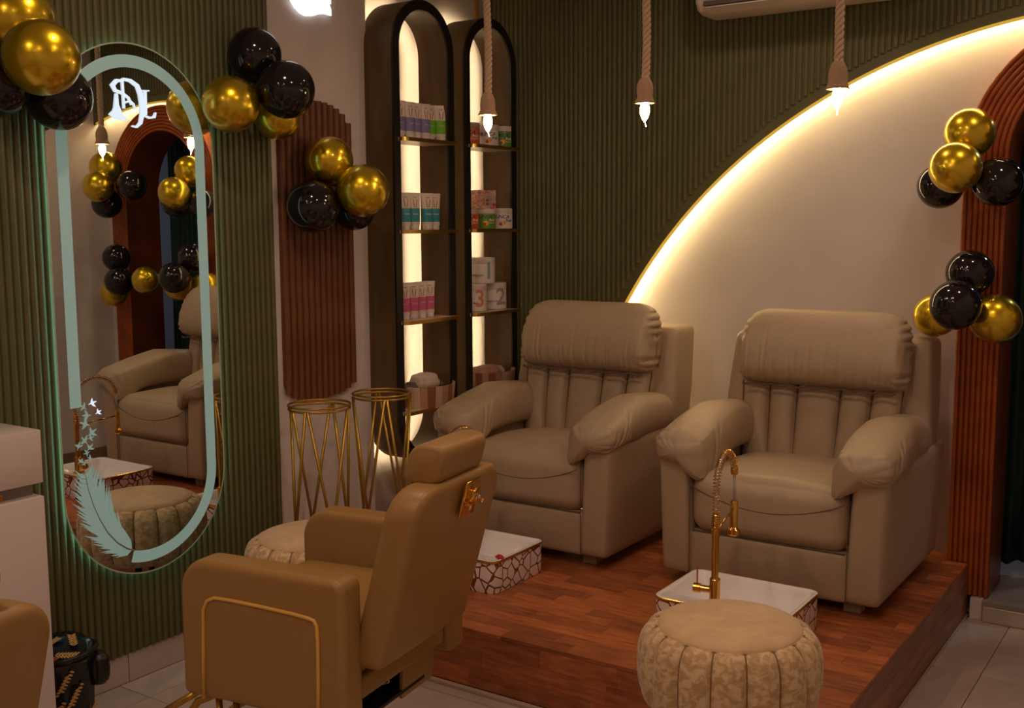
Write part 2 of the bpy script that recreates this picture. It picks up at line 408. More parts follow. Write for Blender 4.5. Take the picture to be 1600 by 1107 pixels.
# doorway step + room beyond
st=struct(obj('trim_1',MB().box(2.47,3.26,-.06,2.6,.0,.088).me('step',stepm,False)))
for i in range(3): obj('tile',MB().box(2.475+.262*i,2.475+.262*i+.258,-.066,-.0605,.002,.066,b=.001).me('riser_tile',tile,False),st)
struct(obj('trim_2',MB().box(2.42,2.468,-.05,.048,.0,.088,b=.002).me('jamb_plinth',gloss_white,False)))
struct(obj('wall_beyond',MB().box(1.4,5.6,2.6,2.75,0,ZC).box(1.4,1.5,.25,2.6,0,ZC).box(5.5,5.6,.25,2.6,0,ZC).box(XR,5.6,.2,.25,0,ZC).me('wall_beyond',greywall,False)))
struct(obj('floor_beyond',MB().box(1.4,5.6,.26,2.6,-.1,.086).me('floor_beyond',stepm,False)))
struct(obj('ceiling_beyond',MB().box(1.4,5.6,.3,2.75,ZC-.1,ZC).me('ceiling_beyond',ceil_m,False)))
lb=bpy.data.lights.new('beyond_lamp','AREA'); lb.size=.25; lb.energy=9; lb.color=(.8,.85,1); lbo=bpy.data.objects.new('beyond_lamp',lb); lbo.location=(3.6,1.4,2.88); COL.objects.link(lbo)
def curtain(x0,x1,y,z0,z1,label):
    nx=int((x1-x0)/.006); v=[];f=[]
    for i in range(nx+1):
        x=x0+(x1-x0)*i/nx
        for j in range(9):
            t=j/8; d=.018*math.sin((x-x0)*2*PI/.052+.5*math.sin(x*31))*(1-.25*t)+.006*math.sin(x*140+t*2)
            v.append((x+.01*math.sin(t*3+x*20)*(1-t),y+d,z0+(z1-z0)*t+.012*math.sin(x*40)*(1-t)))
    for i in range(nx):
        for j in range(8): f.append((i*9+j,(i+1)*9+j,(i+1)*9+j+1,i*9+j+1))
    o=obj('curtain',mesh('curtain',v,f,curtain_m)); md=o.modifiers.new('solid','SOLIDIFY'); md.thickness=.004
    return tag(o,label,'curtain')
curtain(2.46,2.74,.36,.15,2.42,'dark green pleated curtain at the left side of the arched doorway')
curtain(2.93,3.27,.36,.13,2.42,'dark green pleated curtain on the far side of the doorway, seen in the mirror')
tag(obj('curtain_rod',MB().tube([(2.42,.36,2.44),(3.31,.36,2.44)],.012,10).me('rod',blackm)),'dark rod carrying the green curtains behind the arch','curtain rod')
fr=thing('standing_mirror','tall dark panel with ornate black scrolled frame in the room beyond the arch','mirror',(4.05,1.9,.09))
obj('panel',MB().box(-.42,.42,0,.04,0.02,1.78,b=.004).me('panel',darkwood,False),fr)
mb=MB()
for i in range(30):
    z=.05+i*.06
    for sx in (-1,1):
        mb.tube([(sx*(.44+.028*math.cos(a)*(.4+.6*a/6)),-.005,z+.028*math.sin(a)*(.4+.6*a/6)) for a in [6*k/10 for k in range(11)]],.006,5)
for i in range(14):
    x_=-.42+i*.065
    mb.tube([(x_+.028*math.cos(a)*(.4+.6*a/6),-.005,1.80+.028*math.sin(a)*(.4+.6*a/6)) for a in [6*k/10 for k in range(11)]],.006,5)
obj('frame',mb.me('frame',black),fr)
# ---- left wall fluted panel
plw=obj('fluted_wall_panel',MB().box(.0005,.012,-4.7,-1.62,.11,ZC-.001).me('green_panel_left',green,False),wl,label='olive green fluted panel behind the mirror')
fml=flute_me(ZC-.112,w=.0225,d=.010,axis='x'); y=-1.635; i=0
while y>-4.69:
    obj('flute',fml,plw,(.012,y,.111)); y-=.0285
bl=struct(obj('baseboard_left',MB().box(0,.010,-1.62,-1.05,.23,.32).me('bb',gloss_white,False)))
for i in range(6):
    y1=-1.80-.6*i if i else -1.80
    obj('tile',MB().box(.001,.012,y1-.597,y1,.002,.108,b=.001).me('skirting_tile',P('skirting_tile',(.55,.46,.41),.2) if i==0 else MATS['skirting_tile'],False),bl)
struct(obj('baseboard_right',MB().box(XR-.012,XR,YF,-.01,.0,.075).me('bbr',PC('skirt_brown',(.22,.14,.09)),False)))
# gold/white corner trim strips
struct(obj('trim_3',MB().box(XL,XL+.012,-.082,-.045,2.68,ZC,b=.002).me('trim_gold',PC('tan_trim',(.55,.32,.12)),False)))
# ---- LED mirror
MY,MZ0,MZ1,MR=-2.299,.400,2.281,.3445
XM=.050
def stadium(rr,cy=MY,z0=MZ0,z1=MZ1,R_=MR,n=36):
    """closed outline inset so that its half width is rr"""
    a=z0+R_; b=z1-R_; p=[]
    for i in range(n+1): t=PI*i/n; p.append((cy+rr*math.cos(t),b+rr*math.sin(t)))
    p+=[(cy-rr,b+(a-b)*i/24) for i in range(1,24)]
    for i in range(n+1): t=PI+PI*i/n; p.append((cy+rr*math.cos(t),a+rr*math.sin(t)))
    return p
def ring(o,i,x,mb,mi=0):
    n=len(o); mb.add([(x,*p) for p in o]+[(x,*p) for p in i],[(k,(k+1)%n,n+(k+1)%n,n+k) for k in range(n)],mi); return mb
mir=thing('led_mirror','tall pill-shaped backlit mirror with etched feather on green fluted wall','mirror',(0,MY,MZ0),math.radians(-.3))
def et(m):
    for v_ in m.vertices: v_.co.y-=.016; v_.co.z=1.34+(v_.co.z-1.34)*.994
    return m
def sh(me_,dx=0,dy=MY,dz=MZ0):
    for v_ in me_.vertices: v_.co=(v_.co.x-dx,v_.co.y-dy,v_.co.z-dz)
    return me_
g=MB(); g.prism(stadium(.3425),0,.046,XM-.0006,0); 
obj('glass',sh(g.me('glass',glass_edge,False)),mir)
o_=stadium(.342); n_=len(o_)
obj('reflecting_face',sh(MB().add([(XM-.0005,*p) for p in o_],[tuple(range(n_))]).me('face',mirror_m,False)),mir)
g=MB(); ring(stadium(.3455),stadium(.3405),XM+.0002,g); obj('glass_rim',sh(g.me('rim',PC('rim_green',(.45,.60,.50),.25),False)),mir)
g=MB(); so,si=stadium(.304,n=60),stadium(.261,n=60); n_=len(so)
# drop the lower left stretch, where the feather takes over
qs=[k for k in range(n_-1) if not ((so[k][0]<MY-.105 and so[k][1]<1.045))]
g.add([(XM,*p) for p in so]+[(XM,*p) for p in si],[(k,k+1,n_+k+1,n_+k) for k in qs]+([(n_-1,0,n_,2*n_-1)])+[])
obj('frosted_band',sh(g.me('band',frost,False)),mir)
g=MB(); g.prism(stadium(.27),0,.023,.0459); obj('backing',sh(g.me('backing',PC('mirror_backing',(.08,.08,.08)),False)),mir)
hp=stadium(.322); obj('halo_strip',sh(MB().tube([(.0365,*p) for p in hp],.004,6,closed=True).me('halo',halo)),mir,label='cool backlight strip')
# etched feather
def feather():
    mb=MB(); q=[(-2.361,.490),(-2.392,.505),(-2.431,.536),(-2.468,.582),(-2.496,.635),(-2.518,.690),(-2.535,.750),(-2.548,.828)]
    def at(t):
        t=t*(len(q)-1); i=min(int(t),len(q)-2); u_=t-i; return (q[i][0]*(1-u_)+q[i+1][0]*u_,q[i][1]*(1-u_)+q[i+1][1]*u_)
    X_=XM+.0004
    for side in (-1,1):
        N_=26
        for k_ in range(N_):
            t=.10+.88*k_/N_; p=at(t); p2=at(min(1,t+.03)); d=Vector((p2[0]-p[0],p2[1]-p[1])).normalized() if t<.97 else Vector((-.2,1))
            nrm=Vector((-d.y,d.x))*side*-1
            L=(.108 if side>0 else .088)*math.sin(PI*min(1,(t*.93+.04)))**.55*(1+.10*math.sin(k_*2.3))
            ba=Vector(p); tip=ba+nrm*L*.74+d*L*.80
            w_=.0220*(1-.25*t)
            m1=ba+nrm*L*.42+d*L*.25
            pts=[ba-d*w_*.5+nrm*.0012, m1-d*w_*.62, tip, m1+d*w_*.42, ba+d*w_*.5+nrm*.0012]
            mb.add([(X_+.00002*k_,a.x,a.y) for a in pts],[(0,1,2,3,4)])
    qp=[Vector(p) for p in q]; v=[];f=[]
    for i,p in enumerate(qp):
        d=(qp[min(i+1,7)]-qp[max(i-1,0)]).normalized(); nn=Vector((-d.y,d.x)); w_=.0032*(1-i/9)
        v+=[(X_+.0012,*(p+nn*w_)),(X_+.0012,*(p-nn*w_))]
    for i in range(7): f.append((2*i,2*i+1,2*i+3,2*i+2))
    mb.add(v,f,1)
    return mb.me('feather',[frost,PC('etched_quill',(.30,.24,.16))],False)
obj('etched_feather',sh(et(feather())),mir,label='frosted feather etching')
def bird(mb,y,z,s,a,mi=0):
    base=[(-1.15,-.05),(-.45,.14),(-.30,.55),(.10,1.05),(.02,.50),(.22,.20),(.60,.16),(.95,.0),(.60,-.10),(.15,-.16),(.10,-.55),(.45,-1.05),(-.15,-.62),(-.40,-.14)]
    ca,sa=math.cos(a),math.sin(a); pts=[(y+s*(p[0]*ca-p[1]*sa),z+s*(p[0]*sa+p[1]*ca)) for p in base]
    c=(y+s*.1*ca,z+s*.1*sa); n=len(pts)
    mb.add([(XM+.0005,*c)]+[(XM+.0005,*p) for p in pts],[(0,1+i,1+(i+1)%n) for i in range(n)],mi)
mb=MB()
for j,(y_,z_,s_) in enumerate([(-2.500,1.050,.017),(-2.538,1.041,.016),(-2.479,1.015,.013),(-2.528,1.010,.019),(-2.536,.982,.022),(-2.507,.948,.021),(-2.540,.925,.019),(-2.562,.910,.016),(-2.519,.897,.017),(-2.534,.880,.013),(-2.558,.856,.013),(-2.523,.861,.011),(-2.545,.845,.010),(-2.514,.930,.014)]):
    bird(mb,y_,z_,s_,[.2,2.4,.4,3.0,2.7,.5,2.2,1.2,.7,3.3,.6,2.8,1.9,.1][j],1 if j in (0,2) else 0)
obj('etched_birds',sh(et(mb.me('birds',[frost,frostw],False))),mir,label='frosted flock of birds rising from the feather')
# etched logo SDL monogram
mb=MB(); X_=XM+.003
def flat(pts,w): mb.tube([(X_,a,b) for a,b in pts],w,6,squash=1)
D=[(-2.335,2.150),(-2.318,2.160),(-2.290,2.158),(-2.262,2.143),(-2.250,2.115),(-2.246,2.085),(-2.247,2.045),(-2.255,2.015),(-2.272,2.000),(-2.290,2.002)]
flat(D,[.003,.005,.006,.007,.008,.008,.007,.006,.004,.003])
flat([(-2.322,2.158),(-2.320,2.060)],.004)
Sx=[(-2.318,2.155),(-2.345,2.152),(-2.362,2.135),(-2.352,2.118),(-2.325,2.112),(-2.300,2.098),(-2.288,2.075)]
flat(Sx,[.003,.007,.008,.006,.005,.004,.003])
flat([(-2.348,2.108),(-2.350,2.075),(-2.352,2.05)],[.005,.008,.010])
mb.add([(X_,*p) for p in [(-2.357,2.07),(-2.340,2.07),(-2.325,2.035),(-2.300,2.022),(-2.325,2.018),(-2.360,2.022),(-2.382,2.036),(-2.366,2.05)]],[tuple(range(8))])
flat([(-2.244,2.128),(-2.214,2.130)],.0025); flat([(-2.230,2.128),(-2.232,2.045)],.005); flat([(-2.240,2.042),(-2.215,2.036),(-2.196,2.040),(-2.190,2.056)],[.003,.004,.005,.003])
flat([(-2.316,2.080),(-2.295,2.088),(-2.280,2.078),(-2.275,2.06)],[.003,.004,.003,.002])
obj('etched_logo',sh(et(mb.me('logo',frostw))),mir,label='lit white curly S D L monogram')
# ---- lit sign on pillar (only its lower edge is in view)
sg=thing('wall_sign','glowing white sign high on the pillar beside the mirror','sign',(.0,-1.375,2.5))
mb=MB(); low=[(-1.505,2.578),(-1.495,2.560),(-1.470,2.533),(-1.440,2.515),(-1.410,2.508),(-1.370,2.514),(-1.330,2.528),(-1.295,2.534),(-1.257,2.532),(-1.258,2.560),(-1.275,2.590),(-1.31,2.612),(-1.36,2.602),(-1.41,2.590),(-1.46,2.590)]
mb.prism(low,0,.012,.02); obj('swoosh',sh(mb.me('swoosh',sign_m,False),0,-1.375,2.5),sg)
mb=MB()
for i in range(11):
    y_=-1.495+i*.0225; mb.box(.012,.02,y_,y_+.012,2.585+.003*i-(.0022*(i-6)**2*(i>6)),2.612+.003*i)
obj('letter_row',sh(mb.me('letters',sign_m,False),0,-1.375,2.5),sg)
mb=MB()
for i in range(9):
    y_=-1.50+i*.028; mb.box(.012,.02,y_,y_+.021,2.63+.0022*i,2.80-.01*abs(i-4))
obj('letter_row',sh(mb.me('letters2',sign_m,False),0,-1.375,2.5),sg)
obj('backplate',sh(MB().box(.0005,.0118,-1.49,-1.27,2.56,2.82,b=.002).me('bp',gloss_white,False),0,-1.375,2.5),sg)
# ---- brown fluted pill panel on the pillar
pp=thing('fluted_plaque','brown fluted wall plaque with rounded ends on the white pillar','wall panel',(0,-1.365,.91))
NB=12; yw=.43/NB
for i in range(NB):
    yc=-1.58+yw*(i+.5); t=(yc+1.365)/.215; top=2.035+.135*math.sqrt(max(0,1-abs(t)**2.2)); bot=.985-.075*math.sqrt(max(0,1-abs(t)**2.2))
    w=yw*.94; d=.017; prof=[(0,-w/2),(d*.6,-w*.44),(d*.95,-w*.2),(d,0),(d*.95,w*.2),(d*.6,w*.44),(0,w/2)]
    obj('flute',MB().prism(prof,2,bot-.91,top-.91).me('flute_brown',walnut_flute,True,50),pp,(.010,yc+1.365,0))
def outl(t): return .135*math.sqrt(max(0,1-abs(t)**2.2)),.075*math.sqrt(max(0,1-abs(t)**2.2))
pl=[(-1.58+.43*i/20+1.365,2.035+outl(-1+.1*i)[0]-.91-.004) for i in range(21)]+[(-1.58+.43*i/20+1.365,.985-outl(-1+.1*i)[1]-.91+.004) for i in range(20,-1,-1)]
obj('backing',MB().prism(pl,0,.0005,.010).me('plaque_back',walnut_flute,False),pp)
# ================================================================== SHELF UNITS
def shelf_unit(yc,label):
    t=thing('display_niche',label,'shelf unit',(.02,yc,.552))
    Ro,Ri_=.2185,.176; z0,z1=.552,2.65; D_=.14
    def st(rr):
        a,b=Ro,z1-z0-Ro; p=[]
        for i in range(29): q=PI*i/28; p.append((rr*math.cos(q),b+rr*math.sin(q)))
        for i in range(29): q=PI+PI*i/28; p.append((rr*math.cos(q),a+rr*math.sin(q)))
        return p
    def shell(ro,ri,xa,xb,mats,name,mi=(0,0,0,0)):
        o,i_=st(ro),st(ri); n=len(o); v=[(xa,*p) for p in o]+[(xb,*p) for p in o]+[(xb,*p) for p in i_]+[(xa,*p) for p in i_]; f=[]
        for k in range(n):
            j=(k+1)%n
            for q in range(4): f.append((q*n+k,q*n+j,((q+1)%4)*n+j,((q+1)%4)*n+k))
        return MB().add(v,f).me(name,mats,True,40)
    obj('casing',shell(Ro,Ri_+.02,0,D_-.004,boxwood,'casing'),t)
    obj('inner_lining',shell(Ri_+.0199,Ri_,.01,D_-.004,boxwood,'lining'),t)
    obj('front_rim',shell(Ro+.001,Ri_-.001,D_-.004,D_+.006,black,'front_rim'),t,label='black front rim')
    obj('back_lip',shell(Ro-.024,Ro-.030,-.040,.001,boxwood,'back_lip'),t)
    obj('back_lip',shell(Ro,Ro-.005,-.040,.001,boxwood,'back_lip_outer'),t)
    obj('led_strip',MB().tube([(-.028,*p) for p in st(Ro-.0145)],.004,6,closed=True).me('strip',led2),t,label='warm strip light on the back edge')
    return t
U1,U2=-.818,-.295
shelf_unit(U1,'black-rimmed pill-shaped backlit wall shelf nearest the white pillar, holding tubes')
shelf_unit(U2,'black-rimmed pill-shaped backlit wall shelf in the corner, holding jars')
shelf_top=P('shelf_marble',(.62,.47,.36),.25)
SZ=[2.040,1.633,1.225,.812]
def shelf(yc,z,label,grp):
    mb=MB(); w=.192; x0,x1=.0,.182
    pts=[(x0,-w)]
    for i in range(7): a=PI+ (PI/2)*0; q=-PI/2+PI/2*i/6; pts.append((x1-.03+.03*math.cos(q),-w+.03+.03*math.sin(q)))
    pts+= [(x1,w+.004),(x0,w+.004)]
    t=thing('glass_shelf' if 0 else 'shelf_board',label,'shelf',(.02,yc,z-.019),0,grp)
    # keep inside the casing: slightly narrower at the back
    pin=[(px,max(-.174,min(.174,py))) if px<.13 else (px,py) for px,py in pts]
    obj('board',MB().prism(pin,2,0,.0145).me('board',shelf_top,False),t)
    e=[(px,py) for px,py in pin if px>=.13]; mb=MB()
    v=[];f=[]
    for px,py in e: v+=[(px+.0012,py,-.001),(px+.0012,py,.0155)]
    v=[(vv[0],vv[1]-(.0012 if vv[1]<-.15 else 0),vv[2]) for vv in v]
    for i in range(len(e)-1): f.append((2*i,2*i+2,2*i+3,2*i+1))
    o=obj('gold_edging',MB().add(v,f).me('edge',gold,False),t); md=o.modifiers.new('s','SOLIDIFY'); md.thickness=.0015
    return t
ords=['top','second','third','lowest']
for i,z in enumerate(SZ):
    shelf(U1,z,ords[i]+' gold-edged shelf in the backlit unit next to the pillar','gold-edged shelves next to the pillar')
    shelf(U2,z+(.0 if i<3 else .008),ords[i]+' gold-edged shelf in the backlit unit in the corner','gold-edged shelves in the corner')
# tubes
def tube_tree(col,colname,word):
    body=MB(); n=20; H=.160
    secs=[(.022,.0150,.019,0),(.024,.0165,.021,.0),(.024,.0165,.05,0),(.0245,.0150,.09,0),(.0265,.010,.13,0),(.0285,.004,.155,0),(.029,.0022,.160,0),(.029,.0018,.168,0)]
    v=[];f=[]
    for hy,hx,z,_ in secs:
        for k in range(n): a=2*PI*k/n; v.append((hx*math.cos(a),hy*1.12*math.sin(a),z))
    for i in range(len(secs)-1):
        for k in range(n): f.append((i*n+k,i*n+(k+1)%n,(i+1)*n+(k+1)%n,(i+1)*n+k))
    f.append(tuple((len(secs)-1)*n+k for k in range(n))); f.append(tuple(range(n))[::-1])
    tw=PC('tube_white',(.74,.66,.60),.3); tcol=PC('tube_'+colname,col,.3)
    bm_=body.add(v,f).me('body',tw,True,60)
    bv=[];bf=[]
    for hy,hx,z in [(.0246,.0169,.036),(.0248,.0168,.05),(.0252,.0155,.09),(.0256,.0145,.098)]:
        for k in range(n): a=2*PI*k/n; bv.append((hx*math.cos(a),hy*1.12*math.sin(a),z))
    for i in range(3):
        for k in range(n): bf.append((i*n+k,i*n+(k+1)%n,(i+1)*n+(k+1)%n,(i+1)*n+k))
    band=MB().add(bv,bf).me('band',tcol)
    cap=MB().lathe([(.0215,0),(.0225,.002),(.0225,.018),(.021,.0205)],20).me('cap',PC('tube_cap',(.70,.62,.57),.35),True,50)
    legs=MB()
    lm=PC('print_skin',(.50,.16,.08),.4)
    for s in (-1,1):
        legs.add([(.0135-.05*(z-.105),s*yy,z) for yy,z in [(.002,.102),(.006,.102),(.012,.138),(.009,.139),(.006,.125)]],[(0,1,2,3,4)])
    legs=legs.me('printed_figure',lm,False)
    tm=text_me('Waxsoft' if 0 else word,.0085,PC('print_'+colname,tuple(c*.6 for c in col),.4),.0002)
    t2=text_me('soft & smooth' if 0 else 'Cream',.0100,PC('print_pale',(.78,.74,.74),.4),.0002)
    def build(y,z,rz,label,grp,x=.115):
        t=thing('cream_tube',label,'tube',(x,y,z),rz,grp)
        obj('body',bm_,t); obj('colour_band',band,t); obj('cap',cap,t); obj('printed_legs',legs,t); obj('printed_name',tm,t,(.0085,0,.148)); obj('printed_text',t2,t,(.0172,0,.072))
        return t
    return build
tp=tube_tree((.22,.20,.42),'purple','Depil'); tg=tube_tree((.16,.50,.02),'green','Depil'); tt=tube_tree((.03,.27,.36),'teal','Depil'); tk=tube_tree((.60,.12,.27),'pink','Depil')
nms=['leftmost','second from the left','third from the left','fourth from the left']
for i,y_ in enumerate([-.930,-.868,-.812,-.755]): tp(y_,SZ[0]-.0040,-.30 if i else -.5,'purple and white tube, %s on the top shelf beside the pillar'%nms[i],'tubes on the top shelf',x=.108+.006*(i%2))
for i,y_ in enumerate([-.698,-.655]): tg(y_,SZ[0]-.0040,[-.3,-.55][i],'green and white tube, %s one of the two green tubes'%(['left','right'][i]),'tubes on the top shelf',x=[.10,.128][i])
for i,y_ in enumerate([-.915,-.845,-.745,-.685]): tt(y_,SZ[1]-.0040,-.45,'teal and white tube, %s in the teal row'%nms[i],'teal tubes on the second shelf',x=.12-.004*i)
for i,y_ in enumerate([-.930,-.862,-.798,-.736]): tk(y_,SZ[2]-.0040,-.42,'pink and white tube, %s in the pink row'%nms[i],'pink tubes on the third shelf',x=.118-.003*i)
# jars
def jar(y,z,rad,H,bodyc,lidc,label,grp,words,x=.105,rz=-.88,fruit=None,num=None):
    t=thing('cosmetic_jar',label,'jar',(x,y,z),rz,grp)
    bc=PC('jar_%s'%('_'.join('%d'%int(c*100) for c in bodyc)),bodyc,.3); lc=PC('jar_lid_%s'%('_'.join('%d'%int(c*100) for c in lidc)),lidc,.35)
    obj('body',MB().lathe([(rad*.93,0),(rad,.003),(rad,H*.72),(rad*.97,H*.76)],32).me('body',bc,True,50),t)
    obj('lid',MB().lathe([(rad*.985,H*.76),(rad*1.0,H*.77),(rad*1.0,H*.985),(rad*.96,H)],32).me('lid',lc,True,50),t)
    for (s,sz,dy,dz,c,shr) in words:
        o=obj('printed_text',text_me(s,sz,PC('ink_'+'_'.join('%d'%int(k_*100) for k_ in c),c,.5),.0003,cyl=rad,shear=shr,bold=(.0022 if sz>.05 else .0004 if sz>.015 else .0001)),t,(0,0,dz),(0,0,dy/rad))
    if fruit:
        ft=MB(); cols=[PC('fruit_a',(.72,.22,.03)),PC('fruit_b',(.75,.5,.12)),PC('fruit_c',(.45,.04,.03))]
        for (a0,zz,rr,mi) in fruit:
            v=[((rad+.0012+.0004*mi)*math.cos(a0),(rad+.0012+.0004*mi)*math.sin(a0),zz)]+[((rad+.0010+.0004*mi)*math.cos(a0+rr*math.cos(q)/rad),(rad+.0010+.0004*mi)*math.sin(a0+rr*math.cos(q)/rad),zz+rr*math.sin(q)) for q in [2*PI*i/14 for i in range(14)]]
            ft.add(v,[(0,1+i,1+(i+1)%14) for i in range(14)],mi)
        obj('printed_fruit',ft.me('fruit',cols,False),t)
    return t
wht=(.72,.66,.62); navy=(.03,.03,.14)
fr_=[(-.05,.028,.013,1),(.12,.031,.010,0),(-.15,.024,.008,2)]
W_o=[('HUNCA',.024,-.012,.060,navy,.3),('fruit',.020,.034,.044,(.8,.74,.68),0),('body scrub',.008,.034,.030,(.8,.74,.68),0)]
W_w=[('HUNCA',.025,-.010,.060,navy,.3),('fruit',.020,.036,.042,navy,0)]
orange=(.60,.12,.03); grn=(.13,.30,.03)
G1='jars on the top shelf'; G2='jars on the second shelf'; G3='numbered jars on the third shelf'
jar(-.395,SZ[0]-.004,.056,.108,orange,(.38,.33,.31),'orange fruit jar with grey lid, leftmost on the top corner shelf',G1,W_o,.098,fruit=fr_)
jar(-.245,SZ[0]-.004,.054,.108,wht,wht,'white fruit jar behind the hanging bulb on the top corner shelf',G1,W_w,.108,fruit=fr_)
jar(-.125,SZ[0]-.004,.056,.108,grn,wht,'green fruit jar with white lid, rightmost on the top corner shelf',G1,W_o,.110,fruit=fr_)
jar(-.400,SZ[1]-.004,.050,.100,orange,(.50,.43,.40),'orange fruit jar at the left of the second corner shelf',G2,W_o,.100,fruit=fr_)
jar(-.275,SZ[1]-.004,.053,.100,grn,wht,'green fruit jar under the pink patterned box',G2,W_o,.110,fruit=fr_)
jar(-.125,SZ[1]-.004,.062,.104,wht,wht,'white fruit jar at the right of the second corner shelf',G2,W_w,.105,fruit=fr_)
def numw(n_,c,line): return [(n_,.118,.036,.062,c,0),(line,.0135,-.026,.044,(.10,.07,.08),0),('professional',.006,-.022,.038,(.3,.25,.25),0),('for hands & feet',.005,-.022,.030,(.4,.33,.33),0)]
jar(-.365,SZ[2]-.004,.070,.135,wht,wht,'white jar printed with a coral 3, lower left of the three numbered jars',G3,numw('3',(.70,.22,.13),'Softening Clay Mask'),.092,-.90)
jar(-.185,SZ[2]-.004,.068,.135,wht,wht,'white jar printed with a grey-purple 2, lower right of the numbered jars',G3,numw('2',(.36,.28,.34),'Exfoliating Scrub'),.092,-.86)
jar(-.290,SZ[2]+.1315,.068,.130,wht,wht,'white jar printed with a blue 1, stacked on top of the other two',G3,numw('1',(.20,.36,.42),'Soaking Salts'),.095,-.92)
# pink box on the green jar
bx=thing('patterned_box','pink patterned carton box standing on the green jar','box',(.105,-.285,SZ[1]+.0965),-.25)
pm=P('pink_pattern',(.55,.25,.2),.6); cr_,_,_=noisecol(pm,(.50,.17,.12),(.70,.46,.38),38,2,(1,1,2.4),.4,.6)
obj('carton',MB().box(-.038,.038,-.052,.052,0,.092,b=.0015).me('carton',pm,False),bx)
obj('printed_label',MB().box(.0385,.0390,-.022,.045,.010,.075).me('lab',PC('label_pinkgrey',(.50,.36,.33)),False),bx)
mb=MB()
for i in range(6): mb.box(.0391,.0394,-.014,.030-.008*(i%3),.020+.008*i,.0225+.008*i)
mb.box(.0391,.0394,-.014,.002,.018,.027); mb.box(.0391,.0394,-.014,.002,.036,.045)
obj('printed_lines',mb.me('lines',PC('ink_dark',(.10,.09,.08)),False),bx)
obj('red_spot',MB().box(.0391,.0395,.030,.046,.012,.028).me('spot',PC('spot_red',(.5,.02,.03)),False),bx)
# striped wooden bowls
def bowl(y,z,rad,H,label,seed,content):
    t=thing('striped_bowl',label,'bowl',(.128,y,z),.1*seed,'striped wooden bowls on the lowest shelves')
    cols=[(.62,.44,.30),(.36,.16,.085),(.56,.37,.26),(.27,.095,.04),(.60,.42,.30),(.44,.24,.15)]
    rnd=random.Random(seed); mats=[PC('stave_%d'%i,c,.5) for i,c in enumerate(cols)]
    N_=22
    for i in range(N_):
        a0=2*PI*i/N_; a1=2*PI*(i+1)/N_-.012; v=[]; 
        ext=lambda a:1.0
        prof=[(rad*.93,0),(rad,H),(rad-.009,H),(rad*.93-.009,.006)]
        for a in (a0,(a0+a1)/2,a1):
            for rr,zz in prof: v.append((rr*.72*math.cos(a),rr*math.sin(a),zz))
        f=[(0,3,2,1),(8,9,10,11)]
        for s in range(2):
            for q in range(4): f.append((s*4+q,s*4+(q+1)%4,s*4+4+(q+1)%4,s*4+4+q))
        obj('stave',MB().add(v,f).me('stave',mats[rnd.choice([0,1,2,3,4,5])],True,40),t)
    b=MB().lathe([(rad*.92,0.0),(rad*.92,.006)],24)
    b.v=[(a*.72,b_,c) for a,b_,c in b.v]; obj('bottom',b.me('bottom',mats[0],False),t)
    return t
bowl(-.775,SZ[3]-.004,.158,.100,'striped wooden bowl with cream cloths on the lowest shelf near the pillar',1,0)
bowl(-.255,SZ[3]+.004,.158,.100,'striped wooden bowl with pink cloths on the lowest corner shelf',2,0)
def lump(name,c,half,mat,label,cat,seed,grp=None,rot=0):
    def fn(p,q):
        k=1+.10*nz(p.x*60+seed,p.y*55,p.z*60)+.06*nz(p.y*130+seed,p.z*120,p.x*100); return p*k
    m=softbox(name,mat,(0,0,0),half,min(half)*.9,12,(.006,.006,.006),fn)
    return tag(obj(name,m,None,c,(0,0,rot)),label,cat,grp)
cream=PC('cream_cloth',(.58,.47,.40),.9); grey=PC('dark_stone',(.12,.095,.08),.5); pinkc=PC('pink_cloth',(.50,.25,.21),.85)
lump('face_cloth',(.105,-.775,SZ[3]+.098),(.052,.072,.042),cream,'crumpled cream cloth heaped in the striped bowl near the pillar','cloth',2)
lump('smooth_stone',(.095,-.865,SZ[3]+.082),(.030,.030,.024),grey,'dark smooth stone beside the cream cloth in the bowl','stone',5)
lump('pebble',(.120,-.690,SZ[3]+.082),(.022,.022,.016),grey,'small black pebble at the right inside the bowl of cream cloth','stone',9)
lump('face_cloth',(.105,-.275,SZ[3]+.092),(.045,.085,.028),pinkc,'crumpled pink cloth in the striped bowl in the corner','cloth',4)
lump('smooth_stone',(.100,-.180,SZ[3]+.086),(.034,.045,.022),cream,'pale folded cloth beside the pink one in the corner bowl','cloth',7)
# ================================================================== PLATFORM
PX,PY=2.403,-1.77
pf=thing('platform','raised wood-laminate platform carrying the two recliners','platform',(0,0,0))
obj('core',MB().box(.002,PX-.012,PY+.012,.0840,.002,.2145).me('core',PC('platform_core',(.05,.02,.01)),False),pf)
pr=random.Random(3); rows=27; rw=(abs(PY)+.084)/rows
cache={}
def plank_me(L,w,h,kind):
    k_=(round(L,3),round(w,4),kind)
    if k_ in cache: return cache[k_]
    if kind=='top': m=MB().box(0,L-.0008,0,w-.0008,0,h,b=.0006).me('plank',plank,False)
    elif kind=='front': m=MB().box(0,L-.0008,0,h,0,w-.0008,b=.0006).me('plank',plank,False)
    else: m=MB().box(0,h,0,L-.0008,0,w-.0008,b=.0006).me('plank',sideplank,False)
    cache[k_]=m; return m
for j in range(rows):
    x_=.003; first=True
    while x_<PX-.001:
        L=pr.choice([.26,.34,.42,.30]) if not first else pr.choice([.08,.16,.22,.30]); first=False
        if x_+L>PX-.06: L=PX-x_
        obj('plank',plank_me(L,rw,.0135,'top'),pf,(x_,PY+rw*j,.2145)); x_+=L
